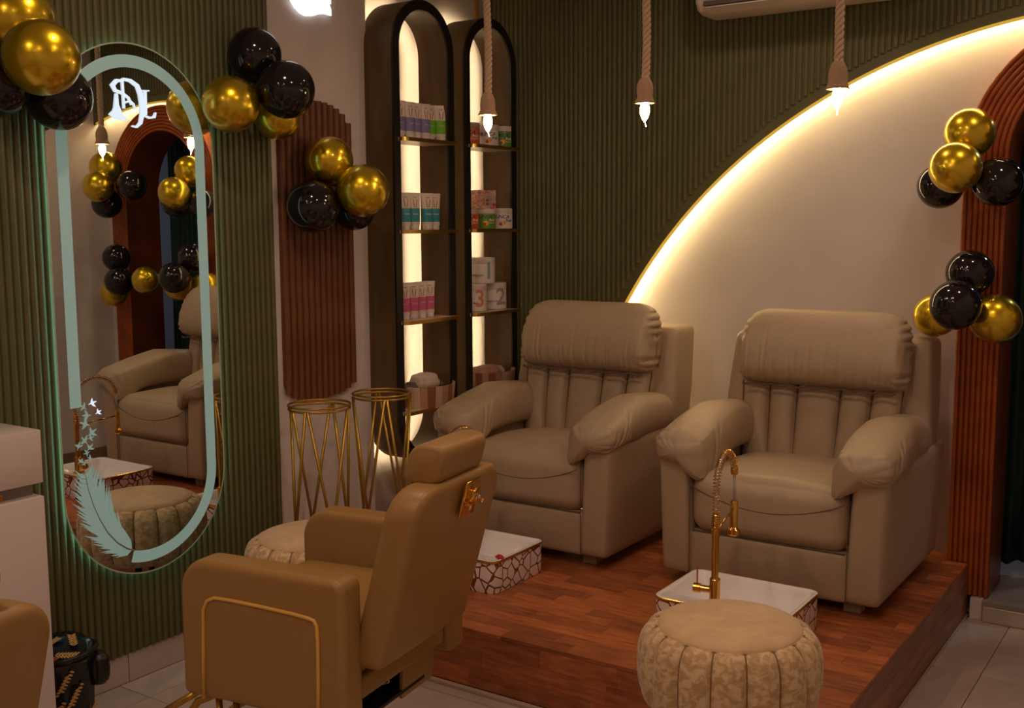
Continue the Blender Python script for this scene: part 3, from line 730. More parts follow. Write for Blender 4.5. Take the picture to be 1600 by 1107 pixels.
for j in range(3):
    x_=.003; z_=.0145+.0666*j
    while x_<PX-.013:
        L=pr.choice([.30,.42,.36,.5]); 
        if x_+L>PX-.08: L=PX-.012-x_
        obj('plank',plank_me(L,.0666,.0115,'front'),pf,(x_,PY,z_)); x_+=L
for j in range(3):
    y_=PY; z_=.002+.0708*j
    while y_<-.001:
        L=pr.choice([.6,.8,.5])
        if y_+L>-.1: L=-y_
        obj('plank',plank_me(L,.0708,.0115,'side'),pf,(PX-.0118,y_,z_)); y_+=L
obj('floor_trim',MB().box(.002,PX+.006,PY-.022,PY-.001,.0,.013,b=.002).me('trim',PC('cream_trim',(.50,.40,.30),.4),False),pf,label='pale trim strip along the floor')
obj('floor_trim',MB().box(PX+.0005,PX+.008,PY,-.02,.0,.006,b=.001).me('trim2',PC('cream_trim',(.5,.4,.3)),False),pf)
# ================================================================== RECLINERS
def recliner(label,group):
    t=thing('recliner',label,'armchair',(0,0,0),0,group)
    # base side panels
    for s,x0 in ((0,.062),(1,.808)):
        def fn(p,q,s=s):
            z=p.z; # slight flare outwards toward the top, front leans
            return (p.x+(.012 if s==0 else -.012)*(-(z)/.25)*.9, p.y, p.z+ .0)
        m=softbox('side_panel',leather,(x0,.425,.288),(.066,.43,.242),.028,14,(.004,.006,.002),fn)
        obj('side_panel',m,t)
        pass
    # front lower panel
    obj('front_panel',softbox('front_panel',leather,(.435,.035,.138),(.315,.03,.094),.018,12,(0,.010,0)),t)
    obj('back_panel',softbox('back_panel',leather,(.435,.82,.35),(.36,.03,.30),.02,8),t)
    # seat cushion
    def fs(p,q):
        x,y,z=p.x,p.y,p.z
        # rounded waterfall front; sag toward the back
        z+=-.018*max(0,y/.30)**1.0 if z>0 else 0
        if y<0 and z<0: y-=0.0
        d=.0022*nz(x*34,z*9,y*11)*(1 if abs(q.x)>.80 else .35)
        return (x,y+d,z+d)
    obj('seat_cushion',softbox('seat',leather,(.435,.300,.345),(.306,.318,.118),.062,22,(.0,.018,.032),fs),t)
    # stitched curve across the seat front
    pts=[(.135+.60*i/24,-.0205-.014*math.sin(PI*i/24),.418-.068*math.sin(PI*i/24)**.8) for i in range(25)]
    obj('seam',MB().tube(pts,.0022,6).me('seam',seam_m),t,label='curved stitch line on the seat front')
    # arm rolls
    for s in (0,1):
        sx=1 if s==0 else -1; xc0=.082 if s==0 else .788
        ys=[-.052,-.0515,-.050,-.0475,-.044,-.040,-.035,-.029,-.022]+[-.016+.0065*q for q in range(30)]+[.19,.21,.24,.28,.33,.38,.43,.48,.53,.565,.585,.597,.605]
        v=[];f=[];n=96
        grooves=[(-.030,-.9,.060,-1.7,.25,.0105),(.004,-.9,.070,-1.6,.75,.0100),(.040,-.9,.075,-1.5,.95,.0075),(.085,-.9,.045,-1.3,.35,.0060),(-.012,.9,-.045,.2,1.9,.0050),(-.020,2.4,.03,1.6,3.1,.007),(.030,2.6,.03,1.9,3.1,.006),(.062,-1.9,-.05,-2.6,-1.0,.008)]
        for i,y in enumerate(ys):
            tt=(y+.052)/.657
            if i==0: k_=.02
            else:
                a=min(1,(y+.052)/.060); k_=math.sqrt(max(0,1-(1-a)**2))
                b=min(1,(.605-y)/.045+.0001); k_*=math.sqrt(max(0.0004,1-(1-b)**2))
            hx=(.104+.012*math.sin(min(1,tt*1.6)*PI))*k_; 
            top=.598+.092*min(1,max(0,(y+.05)/.38))**.8-.026*max(0,(tt-.6)*2.5); bot=.492+.004*tt
            zc=(top+bot)/2; hz=(top-bot)/2*k_
            zc-=.006*(1-min(1,(y+.052)/.20))
            for k in range(n):
                an=2*PI*k/n; c_,s_=math.cos(an),math.sin(an)
                ex=.74; px=math.copysign(abs(c_)**ex,c_)*hx; pz=math.copysign(abs(s_)**ex,s_)*hz
                # inner side drapes down at the front
                inner=max(0,c_*sx)**.7; dr=inner*(.062*math.exp(-(max(0,y-.03)/.09)**2)+.022)*min(1,k_*1.1)
                pz-=dr*(1 if s_<0 else max(.15,1-s_*1.3))
                # gathers radiating from the front end
                fall=math.exp(-max(0,y+.02)/.055); w=.0022*fall*math.sin(an*11+2.3*math.sin(an*3+s))*min(1,k_*1.2)
                aw=(an+PI)%(2*PI)-PI
                for (y0_,a0_,sl,alo,ahi,dp) in grooves:
                    if alo<aw<ahi:
                        d_=y-(y0_+sl*(aw-a0_)+.006*math.sin(aw*5+y0_*90)); wn=math.sin(PI*(aw-alo)/(ahi-alo))**.6
                        w+=(-dp*math.exp(-(d_/.0055)**2)+.45*dp*math.exp(-((d_-.014)/.010)**2))*wn*min(1,k_*1.3)
                w+=.0022*nz(y*30+s,an*3,an*2)
                L=math.hypot(px,pz) or 1
                v.append((xc0+px+px/L*w,y,zc+pz+pz/L*w))
        for i in range(len(ys)-1):
            for k in range(n): f.append((i*n+k,i*n+(k+1)%n,(i+1)*n+(k+1)%n,(i+1)*n+k))
        f.append(tuple(range(n))[::-1]); f.append(tuple((len(ys)-1)*n+k for k in range(n)))
        obj('armrest_roll',MB().add(v,f).me('arm_roll',leather),t)
    # reclined back body with wings
    def fb(p,q):
        x,y,z=p.x,p.y,p.z
        lean=(z+.27)*.20
        k_=1-.035*max(0,(z)/.27)
        return (x*k_,y+lean-.02*abs(q.x)*0,z)
    obj('back_frame',softbox('back_frame',leather,(.435,.675,.68),(.428,.105,.275),.034,18,(.004,.004,.0),fb),t)
    # five channels
    xs=[.120,.236,.350,.526,.650,.764]
    for i in range(5):
        x0,x1=xs[i],xs[i+1]; w=(x1-x0)/2+.001
        def fc_(p,q,i=i,w=w):
            sk=(p.z)*.0
            x=p.x+ (p.z)*.07*((x0+x1)/2-.435)/.3*1.0
            return (x, p.y+(p.z+.16)*.20+.0012*nz(p.z*40,p.x*30,i), p.z)
        obj('back_channel',softbox('channel',leather,((x0+x1)/2,.545,.590),(w,.050,.190),.024,12,(0,.024,0),fc_),t)
    for i in range(6):
        xb=xs[i]; pts=[]
        for q in range(9):
            z_=-.175+.34*q/8; pts.append((xb+z_*.07*(xb-.435)/.3, .545-.036+(z_+.16)*.20, .590+z_))
        obj('channel_seam',MB().tube(pts,.0032,6).me('cseam',seam_m),t)
    obj('seam',MB().tube([(.135+.60*i/12,.004,.2315) for i in range(13)],.0030,5).me('seam3',seam_m),t)
    # head pillow: a loft across the width, drawn in at the ends, gathered along its hem
    rnd=random.Random(11); cre=[(-.33+.66*q/27+rnd.uniform(-.008,.008),rnd.uniform(.018,.075),rnd.uniform(.008,.016)) for q in range(28)]
    cre_s=[(sg,-.12+.27*q/8+rnd.uniform(-.006,.006),rnd.uniform(.03,.085),rnd.uniform(.006,.011)) for sg in (-1,1) for q in range(9)]
    NX=230; NA=64; v=[];f=[]
    for i in range(NX+1):
        uu=-math.cos(PI*i/NX); uu=math.copysign(abs(uu)**.9,uu); X=.348*uu
        e=max(0,(abs(uu)-.86)/.14); kk=math.sqrt(max(.0008,1-e**2.4))
        top=.158-.050*max(0,(abs(uu)-.62)/.38)**2.2; bot=-.150+.012*abs(uu)**6
        for k in range(NA):
            th=2*PI*k/NA; c_,s_=math.cos(th),math.sin(th)     # c_<0 front
            yy=math.copysign(abs(c_)**.72,c_); zz=math.copysign(abs(s_)**(.62 if s_>0 else .42),s_)
            te=top-(1-kk)*.045; be=bot+(1-kk)*.014; Z=(te+be)/2+zz*(te-be)/2
            tz=(Z-bot)/(top-bot)
            dep=(.074+.034*math.sin(PI*min(1,max(0,tz))**.75)-.012*tz)*kk
            Y=yy*dep
            fr=max(0,-yy)
            for (cx_,ln,dp) in cre:
                w_=.0052+.05*max(0,Z-bot)*.12
                Y+=dp*fr*math.exp(-((X-cx_-.10*(Z-bot)*(cx_))/w_)**2)*math.exp(-max(0,Z-bot-.006)/ln)
            for (sg,cz_,ln,dp) in cre_s:
                if sg*uu>0: Y+=dp*fr*math.exp(-((Z-cz_+.25*(abs(X)-.348)*math.sin(cz_*40))/.0052)**2)*math.exp(-max(0,.335-abs(X))/ln)
            Y+=.0018*nz(X*22,Z*26,1)*fr
            if abs(uu)>.86: X_n=sum(math.exp(-((Z-cz_)/.007)**2) for (sg,cz_,ln,dp) in cre_s if sg*uu>0)*.011*((abs(uu)-.86)/.14)**.5; Xo=X-math.copysign(X_n,X)
            else: Xo=X
            v.append((.450+Xo,.555+Y+(Z+.14)*.20,.905+Z))
    for i in range(NX):
        for k in range(NA): f.append((i*NA+k,i*NA+(k+1)%NA,(i+1)*NA+(k+1)%NA,(i+1)*NA+k))
    f.append(tuple(range(NA))); f.append(tuple(NX*NA+k for k in range(NA)))
    obj('head_pillow',MB().add(v,f).me('head_pillow',leather),t)
    obj('seam',MB().tube([(.132+.632*q/60,.496+.003*math.sin(q*1.9),.752-.004*math.sin(q*.9)) for q in range(61)],.0048,6).me('hem',seam_m),t,label='gathered hem under the head pillow')
    for (x_,y_) in ((.12,.09),(.75,.09),(.12,.78),(.75,.78)):
        obj('foot',MB().box(x_-.032,x_+.032,y_-.03,y_+.03,.0,.050,b=.002).me('foot',PC('pale_foot_wood',(.33,.25,.15),.5),False),t,label='pale wooden block foot')
    # side stitching on the arm panel and wing
    for s in (0,1):
        xx=.744 if s else .128
        obj('seam',MB().tube([(xx,-.0065,z) for z in [.05+.48*i/10 for i in range(11)]],.0018,5).me('seam2',seam_m),t)
    return t
rc1=recliner('beige leather recliner in the corner beside the shelf units','beige recliners on the platform')
rc1.location=(.325,-.955,.229)
rc2=copy_tree(rc1,(1.422,-.935,.229),0,'beige leather recliner in front of the lit arc, nearest the doorway')
# ================================================================== BASINS + TAPS
def rrect(hx,hy,r_,n=6):
    p=[]
    for cx_,cy_,a0 in ((hx-r_,hy-r_,0),(-hx+r_,hy-r_,PI/2),(-hx+r_,-hy+r_,PI),(hx-r_,-hy+r_,1.5*PI)):
        for i in range(n+1): a=a0+PI/2*i/n; p.append((cx_+r_*math.cos(a),cy_+r_*math.sin(a)))
    return p
def basin(label):
    t=thing('foot_basin',label,'basin',(0,0,0),0,'white foot basins on the platform')
    hx,hy,H=.24,.185,.132
    def loop(mb,loops,mi=0,capend=True,capstart=False):
        n=len(loops[0][0]); v=[];f=[]
        for l,z in loops: v+=[(a,b,z) for a,b in l]
        for i in range(len(loops)-1):
            for k in range(n): f.append((i*n+k,i*n+(k+1)%n,(i+1)*n+(k+1)%n,(i+1)*n+k))
        if capend: f.append(tuple((len(loops)-1)*n+k for k in range(n)))
        if capstart: f.append(tuple(range(n))[::-1])
        return mb.add(v,f,mi)
    obj('outer_wall',loop(MB(),[(rrect(hx-.006,hy-.006,.035),0),(rrect(hx-.004,hy-.004,.036),.004),(rrect(hx-.002,hy-.002,.038),H-.010)],0,False,True).me('outer',crack,True,50),t,label='side printed with brown crackle lines')
    obj('gold_rim',loop(MB(),[(rrect(hx-.002,hy-.002,.038),H-.012),(rrect(hx+.001,hy+.001,.04),H-.010),(rrect(hx+.001,hy+.001,.04),H-.003),(rrect(hx-.002,hy-.002,.038),H-.001)],0,False).me('rim',gold,True,50),t,label='gold rim line')
    # inside bowl, with a broad ledge at the front for the tap
    def off(l,dy,sy): return [(a,b*sy+dy) for a,b in l]
    inner=[(rrect(hx-.002,hy-.002,.038),H-.001),(rrect(hx-.005,hy-.005,.036),H),(rrect(hx-.014,hy-.014,.03),H-.001),
           (off(rrect(hx-.020,hy-.020,.028),.028,.84),H-.006),(off(rrect(hx-.024,hy-.024,.03),.030,.82),H-.02),(off(rrect(hx-.05,hy-.05,.03),.03,.8),H-.09),(off(rrect(hx-.08,hy-.08,.03),.03,.78),H-.105)]
    obj('bowl',loop(MB(),inner,0,True).me('bowl',ceramic,True,60),t)
    obj('drain',MB().lathe([(.022,H-.104),(.022,H-.101),(.016,H-.101),(.014,H-.103)],20,(0,.03,0)).me('drain',gold),t)
    return t
b1=basin('white crackle-sided foot basin in front of the corner recliner'); b1.location=(.732,-1.262,.2285)
b2=copy_tree(b1,(1.882,-1.262,.2285),0,'white crackle-sided foot basin in front of the recliner nearest the doorway')
tag(lump('petal',(.955,-1.385,.3655),(.014,.009,.004),redp,'','',3),'red petal on the rim of the basin by the corner recliner','petal')
def tap(label):
    t=thing('spring_tap',label,'tap',(0,0,0),0,'gold spring-neck taps')
    H=.362-.2285
    obj('base_flange',MB().lathe([(.027,0),(.027,.006),(.020,.009)],24).me('flange',goldb),t)
    obj('body',MB().lathe([(.0185,.006),(.0185,.085),(.0155,.088),(.0150,.09)],24).me('body',goldb,True,40),t)
    obj('column',MB().lathe([(.0125,.088),(.0125,.235),(.0145,.236),(.0145,.262),(.0125,.264)],24).me('column',goldb,True,40),t)
    mb=MB()
    for i in range(8): mb.tube([(.0125*math.cos(a),.0125*math.sin(a),.267+i*.0056) for a in [2*PI*k/16 for k in range(16)]],.0024,6,closed=True)
    mb.lathe([(.010,.262),(.010,.312)],16); obj('ribbed_collar',mb.me('collar',goldb),t)
    # handle to the left
    hd=obj('handle',MB().tube([(-.015,0,.045),(-.052,-.004,.045)],.0125,16).tube([(-.050,-.004,.045),(-.074,-.007,.045)],.0165,16).tube([(-.062,-.006,.058),(-.062,-.006,.115)],.0030,8).me('handle',goldb,True,40),t)
    # arc path : up then over toward +y
    base=.310; R_=.128; path=[]
    dirv=Vector((-.13,1,0)).normalized()
    def pt(d,z): return (dirv.x*d,dirv.y*d,z)
    path=[pt(0,base+.012*i) for i in range(8)]
    zc=base+.012*7
    for i in range(1,31):
        a=PI-PI*.93*i/30; path.append(pt(.115+.115*math.cos(a),zc+.105*math.sin(a)))
    obj('hose',MB().tube(path,.0058,10).me('hose',hose),t)
    # spring round the hose
    P_=[Vector(p) for p in path]; cum=[0]
    for i in range(1,len(P_)): cum.append(cum[-1]+(P_[i]-P_[i-1]).length)
    Lt_=cum[-1]; turns=36; pts=[]
    side=Vector((dirv.y,-dirv.x,0))
    for i in range(turns*9+1):
        s_=Lt_*i/(turns*9); j=0
        while j<len(P_)-2 and cum[j+1]<s_: j+=1
        u_=(s_-cum[j])/(cum[j+1]-cum[j]); p=P_[j].lerp(P_[j+1],u_); tg_=(P_[j+1]-P_[j]).normalized(); nn=tg_.cross(side)
        a=2*PI*i/9; pts.append(p+side*math.cos(a)*.0118+nn*math.sin(a)*.0118)
    obj('spring',MB().tube(pts,.0019,5).me('spring',goldb),t)
    e=P_[-1]; ez=.232-.06+.09
    sx_,sy_=dirv.x*.232,dirv.y*.232
    obj('spring_end',MB().lathe([(.0125,0),(.0135,-.003),(.0135,-.022),(.010,-.026)],18,(e.x,e.y,e.z+.010)).me('send',goldb),t)
    obj('hose_drop',MB().tube([(e.x,e.y,e.z),(sx_,sy_,.302)],.0050,10).me('drop',hose),t)
    obj('spray_head',MB().lathe([(.010,.306),(.0145,.300),(.0145,.212),(.0150,.208),(.024,.200),(.0245,.184),(.021,.180)],24,(sx_,sy_,0)).me('spray',goldb,True,40),t)
    obj('holder_arm',MB().tube([(0,0,.25),(sx_,sy_,.278)],.0042,8).me('holder',goldb),t)
    return t
t1=tap('gold spring-neck tap on the basin by the corner recliner, mostly behind the salon chair'); t1.location=(.715,-1.415,.3605); t1.rotation_euler=(0,0,-.12); t1.scale=(.95,.95,.95)
t2=copy_tree(t1,(1.858,-1.400,.3605),0,'gold spring-neck tap with pull-down spray in front of the doorway-side recliner'); t2.scale=(1,1,1)
# ================================================================== OTTOMANS
def ottoman(label):
    t=thing('velvet_ottoman',label,'ottoman',(0,0,0),0,'crushed velvet ottomans')
    NS=16; R0=.258; z0,z1=.300,.530
    prof=[]
    for i in range(19):
        a=-PI/2+PI*i/18; c_,s_=math.cos(a),math.sin(a); prof.append((.172+(R0-.172)*abs(c_)**.55, (z0+z1)/2+(z1-z0)/2*math.copysign(abs(s_)**.78,s_)))
    def fn(rr,z,a):
        ph=(a*NS/(2*PI))%1; g_=abs(math.sin(PI*ph))**.34
        k_=(rr-.16)/.1
        return rr-.022*(1-g_)*max(0,k_)
    # segmented side: each puff is a piece
    for i in range(NS):
        v=[];f=[]; n=9
        a0=2*PI*i/NS; a1=2*PI*(i+1)/NS
        for (rr,z) in prof:
            for k in range(n+1):
                a=a0+(a1-a0)*k/n; v.append((fn(rr,z,a+1e-9 if k<n else a-1e-6)*math.cos(a),fn(rr,z,a)*math.sin(a),z))
        for q in range(len(prof)-1):
            for k in range(n): f.append((q*(n+1)+k,q*(n+1)+k+1,(q+1)*(n+1)+k+1,(q+1)*(n+1)+k))
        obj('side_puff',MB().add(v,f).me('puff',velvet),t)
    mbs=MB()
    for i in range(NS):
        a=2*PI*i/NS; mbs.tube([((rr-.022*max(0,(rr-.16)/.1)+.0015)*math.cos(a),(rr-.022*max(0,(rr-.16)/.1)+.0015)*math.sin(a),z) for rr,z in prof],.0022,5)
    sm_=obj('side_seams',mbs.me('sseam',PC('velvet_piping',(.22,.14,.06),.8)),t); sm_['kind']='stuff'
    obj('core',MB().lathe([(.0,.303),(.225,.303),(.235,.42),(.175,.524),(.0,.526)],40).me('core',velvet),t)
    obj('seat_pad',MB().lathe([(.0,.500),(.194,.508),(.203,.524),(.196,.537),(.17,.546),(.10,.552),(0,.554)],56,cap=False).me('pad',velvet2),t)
    obj('seat_piping',MB().tube([(.2035*math.cos(a),.2035*math.sin(a),.525) for a in [2*PI*k/56 for k in range(56)]],.0035,6,closed=True).me('pip',PC('velvet_piping',(.22,.14,.06),.8)),t)
    for k in range(4):
        a=PI/4+PI/2*k; obj('leg',MB().tube([(.165*math.cos(a),.165*math.sin(a),.312),(.175*math.cos(a),.175*math.sin(a),.0)],[.014,.011],12).me('leg',blackm),t,label='black leg')
    return t
o1=ottoman('gold crushed velvet ottoman between the mirror wall and the tan salon chair'); o1.location=(.545,-1.975,0); 
o2=copy_tree(o1,(2.155,-1.985,0),.2,'gold crushed velvet ottoman in the right foreground before the foot basin')
# ================================================================== PLANT STANDS
def stand(label):
    t=thing('plant_stand',label,'plant stand',(0,0,0),0,'gold wire plant stands'); R_=.122; H=.715
    for z,rr in ((H,R_),(H-.014,R_*.985)):
        obj('top_ring' ,MB().tube([(rr*math.cos(a),rr*math.sin(a),z) for a in [2*PI*k/48 for k in range(48)]],.0048,8,closed=True).me('ring',goldp),t)
    rb=.125
    obj('bottom_ring',MB().tube([(rb*math.cos(a),rb*math.sin(a),.006) for a in [2*PI*k/48 for k in range(48)]],.0055,8,closed=True).me('bring',goldp),t)
    for k in range(4):
        a=2*PI*k/4+.35
        for s in (-1,1):
            b=a+s*PI/4*1.35
            obj('rod',MB().tube([(R_*math.cos(a+.04*s),R_*math.sin(a+.04*s),H-.012),(rb*math.cos(b),rb*math.sin(b),.008)],.0058,8).me('rod',goldp),t)
    return t
s1=stand('gold wire plant stand nearer the mirror'); s1.location=(.270,-1.650,.2285)
s2=copy_tree(s1,(.285,-1.290,.2285),.5,'gold wire plant stand in front of the backlit shelf unit')
# ================================================================== SALON CHAIR
def salon_chair(label):
    """local frame: +x forward, +y left, origin right-rear corner of arms"""
    t=thing('salon_chair',label,'salon chair',(0,0,0),0,'tan salon chairs')
    Wd=.65
    def armm(y0,y1):
        # side outline with rounded front top
        N3=(22,8,18)
        def fn(p,q):
            x,y,z=p.x,p.y,p.z
            # slim the top rear slope
            z+= .004*(q.x)
            return (x,y,z)
        return softbox('arm',tan,(.315,(y0+y1)/2,.565),(.268,(y1-y0)/2,.195),.035,14,(.004,.003,.004),None,N3)
    for s,(y0,y1) in enumerate(((.0,.095),(.555,.65))):
        m=slab('arm',tan,(.315,(y0+y1)/2,.565),.268,.195,y1-y0,(.095,.035,.02,.02),.022,'xz',.004)
        obj('armrest',m,t)
        yo=.6535 if s else -.0035
        pts=[(.505,yo,.372),(.500,yo,.50),(.494,yo,.625),(.480,yo,.652),(.455,yo,.663),(.40,yo,.664),(.30,yo,.662),(.20,yo,.658),(.150,yo,.654),(.132,yo,.650),(.124,yo,.636),(.122,yo,.58),(.124,yo,.48),(.128,yo,.372)]
        obj('gold_piping',MB().tube(pts,.0052,8).me('piping',PC('gold_braid',(.78,.46,.10),.3)),t,label='gold piping on the arm side')
    obj('seat_cushion',softbox('seat',tan,(.315,.325,.535),(.245,.226,.075),.04,14,(0,0,.015)),t)
    obj('seat_base',MB().box(.065,.56,.10,.55,.405,.465,b=.008).me('seatbase',tan,True,40),t)
    # backrest slab leaning backward
    def fb(p,q):
        x,y,z=p.x,p.y,p.z
        zz=(z+.235)/.47
        x+=-.128*zz
        # rounded upper corners
        return (x,y,z)
    m=slab('backrest',tan,(.036,.338,.745),.236,.245,.104,(.085,.085,.03,.03),.028,'yz',.008,fn=lambda x,y,z:(x-.128*(z+.235)/.47,y,z))
    obj('backrest',m,t)
    # head cushion
    def fhd(p,q):
        return (p.x-(p.z)*.28,p.y,p.z+.006*(1-q.y**2))
    obj('headrest',slab('headrest',tan,(-.088,.345,1.036),.056,.054,.244,(.040,.040,.028,.028),.016,'xz',.006,fn=lambda x,y,z:(x-z*.28,y,z)),t)
    # gold bracket
    def bp(y0,y1,z0,z1,d0,d1,b=.003):
        # plate lying on the leaning back surface
        mb=MB().box(d0,d1,y0,y1,z0,z1,b=b)
        return mb
    ang=math.atan(.128/.47)
    br=obj('headrest_bracket',bp(-.040,.040,-.052,.052,-.004,.004).me('bracket',gold,True,40),t,(-.1455,.325,.925),(0,-ang,0),label='gold bracket plate')
    obj('clamp',MB().box(-.020,-.002,-.022,.022,-.010,.030,b=.004).tube([(-.024,-.034,-.008),(-.010,-.034,-.008)],.007,10).tube([(-.024,.034,-.012),(-.010,.034,-.012)],.007,10).me('clamp',goldb,True,40),br)
    obj('knob',MB().lathe([(.0,0),(.006,.001),(.006,.008),(0,.010)],12).me('knob',steel),br,(-.022,0,.012),(0,-PI/2,0))
    # mechanism, rear flap, base
    obj('mechanism_plate',MB().box(.10,.42,.16,.47,.312,.322).me('mech',blackm,False),t)
    obj('rear_flap',MB().prism([(.094,.432),(.104,.432),(.112,.296),(.102,.296)],1,.105,.285).me('flap',tan,False),t)
    obj('mechanism',MB().box(.15,.45,.22,.42,.322,.405,b=.006).me('mechbox',blackm,True,40),t)
    for (a,b,c_) in ((.12,.18,.36),(.14,.30,.35),(.16,.40,.36)):
        obj('spring_link',MB().tube([(a,b,.40),(a-.01,b+.01,c_),(a+.02,b+.03,c_-.01),(a+.03,b+.03,.40)],.004,7).me('link',steel),t)
    obj('column',MB().lathe([(.045,.05),(.045,.20),(.032,.205),(.032,.315)],28,(.31,.325,0)).me('column',steel,True,40),t)
    obj('base_disc',MB().lathe([(.30,.0),(.30,.008),(.27,.020),(.10,.045),(.06,.055)],48,(.31,.325,0)).me('base',gold,True,40),t)
    mb=MB().tube([(.50,.10,.36),(.62,.10,.30),(.74,.10,.14),(.76,.12,.12),(.76,.53,.12),(.74,.55,.14),(.62,.55,.30),(.50,.55,.36)],.011,10)
    obj('footrest',mb.me('footrest',goldp),t)
    mb=MB().tube([(.56,.60,.366),(.66,.64,.30)],.010,8).tube([(.50,.60,.366),(.47,.63,.27)],.009,8).tube([(.44,.60,.366),(.41,.63,.27)],.009,8)
    obj('foot_bracket',mb.me('fb',goldp),t)
    return t
yaw=PI+math.radians(8.5)
sc1=salon_chair('tan leather salon chair seen from behind, in the centre foreground'); sc1.location=(1.417,-2.166,0); sc1.rotation_euler=(0,0,yaw)
sc2=copy_tree(sc1,(1.390,-3.555,0),yaw,'tan leather salon chair cut off at the lower left corner')
# ================================================================== CABINET, BIN
cb=thing('vanity_cabinet','glossy off-white vanity cabinet beside the mirror at the left edge','cabinet',(0.024,-2.936,0))
obj('top_drawer',MB().box(0,.376,-1.3,0,.904,1.062,b=.003).me('topd',gloss_white,True,40),cb)
obj('recess',MB().box(0,.335,-1.29,-.012,.862,.9045).me('recess',PC('recess_grey',(.30,.26,.24)),False),cb)
obj('gold_strip',MB().box(.335,.352,-1.29,-.115,.866,.886,b=.002).me('gs',gold,False),cb)
obj('body',MB().box(0,.376,-1.3,0,.05,.864,b=.003).me('body',gloss_white,True,40),cb)
obj('plinth',MB().box(0,.34,-1.28,-.02,.0,.05).me('plinth',PC('recess_grey',(.3,.26,.24)),False),cb)
bn=thing('waste_bin','black waste bin with gold leaf pattern between cabinet and green wall','bin',(.150,-2.742,0))
fl_=P('floral_black',(.01,.01,.01),.25)
def binmesh():
    mb=MB(); prof=[(.080,0),(.083,.02),(.089,.20),(.094,.235),(.099,.25)]
    return mb.lathe(prof,48,fn=lambda rr,z,a: rr+(.006*math.sin(a*7+z*30)+.004*math.sin(a*13-z*50))*(1 if z>.02 else .3)).me('binbag',fl_)
obj('body',binmesh(),bn)
obj('rim',MB().tube([(.100*math.cos(a),.100*math.sin(a),.262+.012*math.sin(a*1+1)) for a in [2*PI*k/40 for k in range(40)]],[.008]*40,8,closed=True).me('rim',fl_),bn)
lid=obj('lid',MB().lathe([(0,.0),(.088,.0),(.094,.006),(.088,.012),(.066,.004),(0,.003)],40).me('lid',P('lid_gloss',(.008,.008,.01),.08)),bn,(0,0,.268),(.10,.28,0))
gl=PC('gold_leaf_print',(.62,.36,.12),.4); mb=MB()
def leafspray(mb,cx_,cy_,a,sc):
    for k in range(-3,4):
        for s in (-1,1):
            bx_=cx_+k*.011*sc*math.cos(a); by_=cy_+k*.011*sc*math.sin(a); an=a+s*.9; c2=(bx_+math.cos(an)*.009*sc,by_+math.sin(an)*.009*sc)
            v=[(c2[0]+math.cos(an)*.013*sc*math.cos(q)-math.sin(an)*.0040*sc*math.sin(q),c2[1]+math.sin(an)*.013*sc*math.cos(q)+math.cos(an)*.0040*sc*math.sin(q),.0135) for q in [2*PI*i/8 for i in range(8)]]
            mb.add(v,[tuple(range(8))])
for a_ in ((-.01,.040,2.7,.8),(.040,-.02,.9,.9),(-.045,-.01,1.8,.6)):
    mb=MB(); leafspray(mb,*a_); obj('leaf_print',mb.me('leaf',gl,False),lid)
obj('red_print',MB().lathe([(0,.0138),(.010,.0138)],14,(.035,-.055,0)).me('rp',PC('coral_dot',(.6,.12,.08)),False),lid)
mb=MB()
for (aa,zz) in ((-.9,.09),(-.3,.14),(-1.5,.16),(.3,.06),(-.6,.19)):
    mb=MB()
    for k in range(-3,4):
        for s in (-1,1):
            a=aa+k*.055+s*.085; z_=zz+k*.010+s*.007; v=[(.0985*math.cos(a+.075*math.cos(q+.5*s)),.0985*math.sin(a+.075*math.cos(q+.5*s)),z_+.0045*math.sin(q)) for q in [2*PI*i/7 for i in range(7)]]
            mb.add(v,[tuple(range(7))])
    obj('side_print',mb.me('sidep',gl,False),bn)
lump('black_scarf',(.212,-2.660,.195),(.034,.034,.052),black,'black glossy bag end bunched beside the waste bin','bag',6)
# ================================================================== AIR CONDITIONER
ac=thing('air_conditioner','white wall-mounted air conditioner above the lit arc','air conditioner',(1.2,-.011,2.568))
prof=[(0,.0),(-.13,.0),(-.175,.012),(-.20,.045),(-.205,.10),(-.205,.27),(-.19,.292),(-.16,.30),(0,.30)]
def acb():
    mb=MB(); xs=[0,.004,.014,.03,.91,.926,.936,.94]; sc=[.86,.93,.98,1,1,.98,.93,.86]; v=[];f=[];n=len(prof)
    for x_,s_ in zip(xs,sc):
        for (y_,z_) in prof: v.append((x_,y_*s_,.15+(z_-.15)*s_))
    for i in range(len(xs)-1):
        for k in range(n): f.append((i*n+k,i*n+(k+1)%n,(i+1)*n+(k+1)%n,(i+1)*n+k))
    f.append(tuple(range(n))); f.append(tuple((len(xs)-1)*n+k for k in range(n)))
    return mb.add(v,f).me('acbody',acm,True,35)
obj('body',acb(),ac)
obj('air_outlet',MB().box(.05,.89,-.208,-.17,.030,.048).me('outlet',acd,False),ac,label='dark outlet slot')
obj('louvre',MB().prism([(-.205,.024),(-.150,.004),(-.152,.000),(-.209,.020)],0,.06,.88).me('louvre',acm,False),ac)
mb=MB()
for i in range(5): mb.box(.055,.075-.002*i,-.2068,-.2058,.060+.012*i,.068+.012*i)
mb.box(.05,.085,-.2062,-.2056,.055,.13); obj('sticker',mb.me('stk',acs,False),ac,label='dark printed sticker')
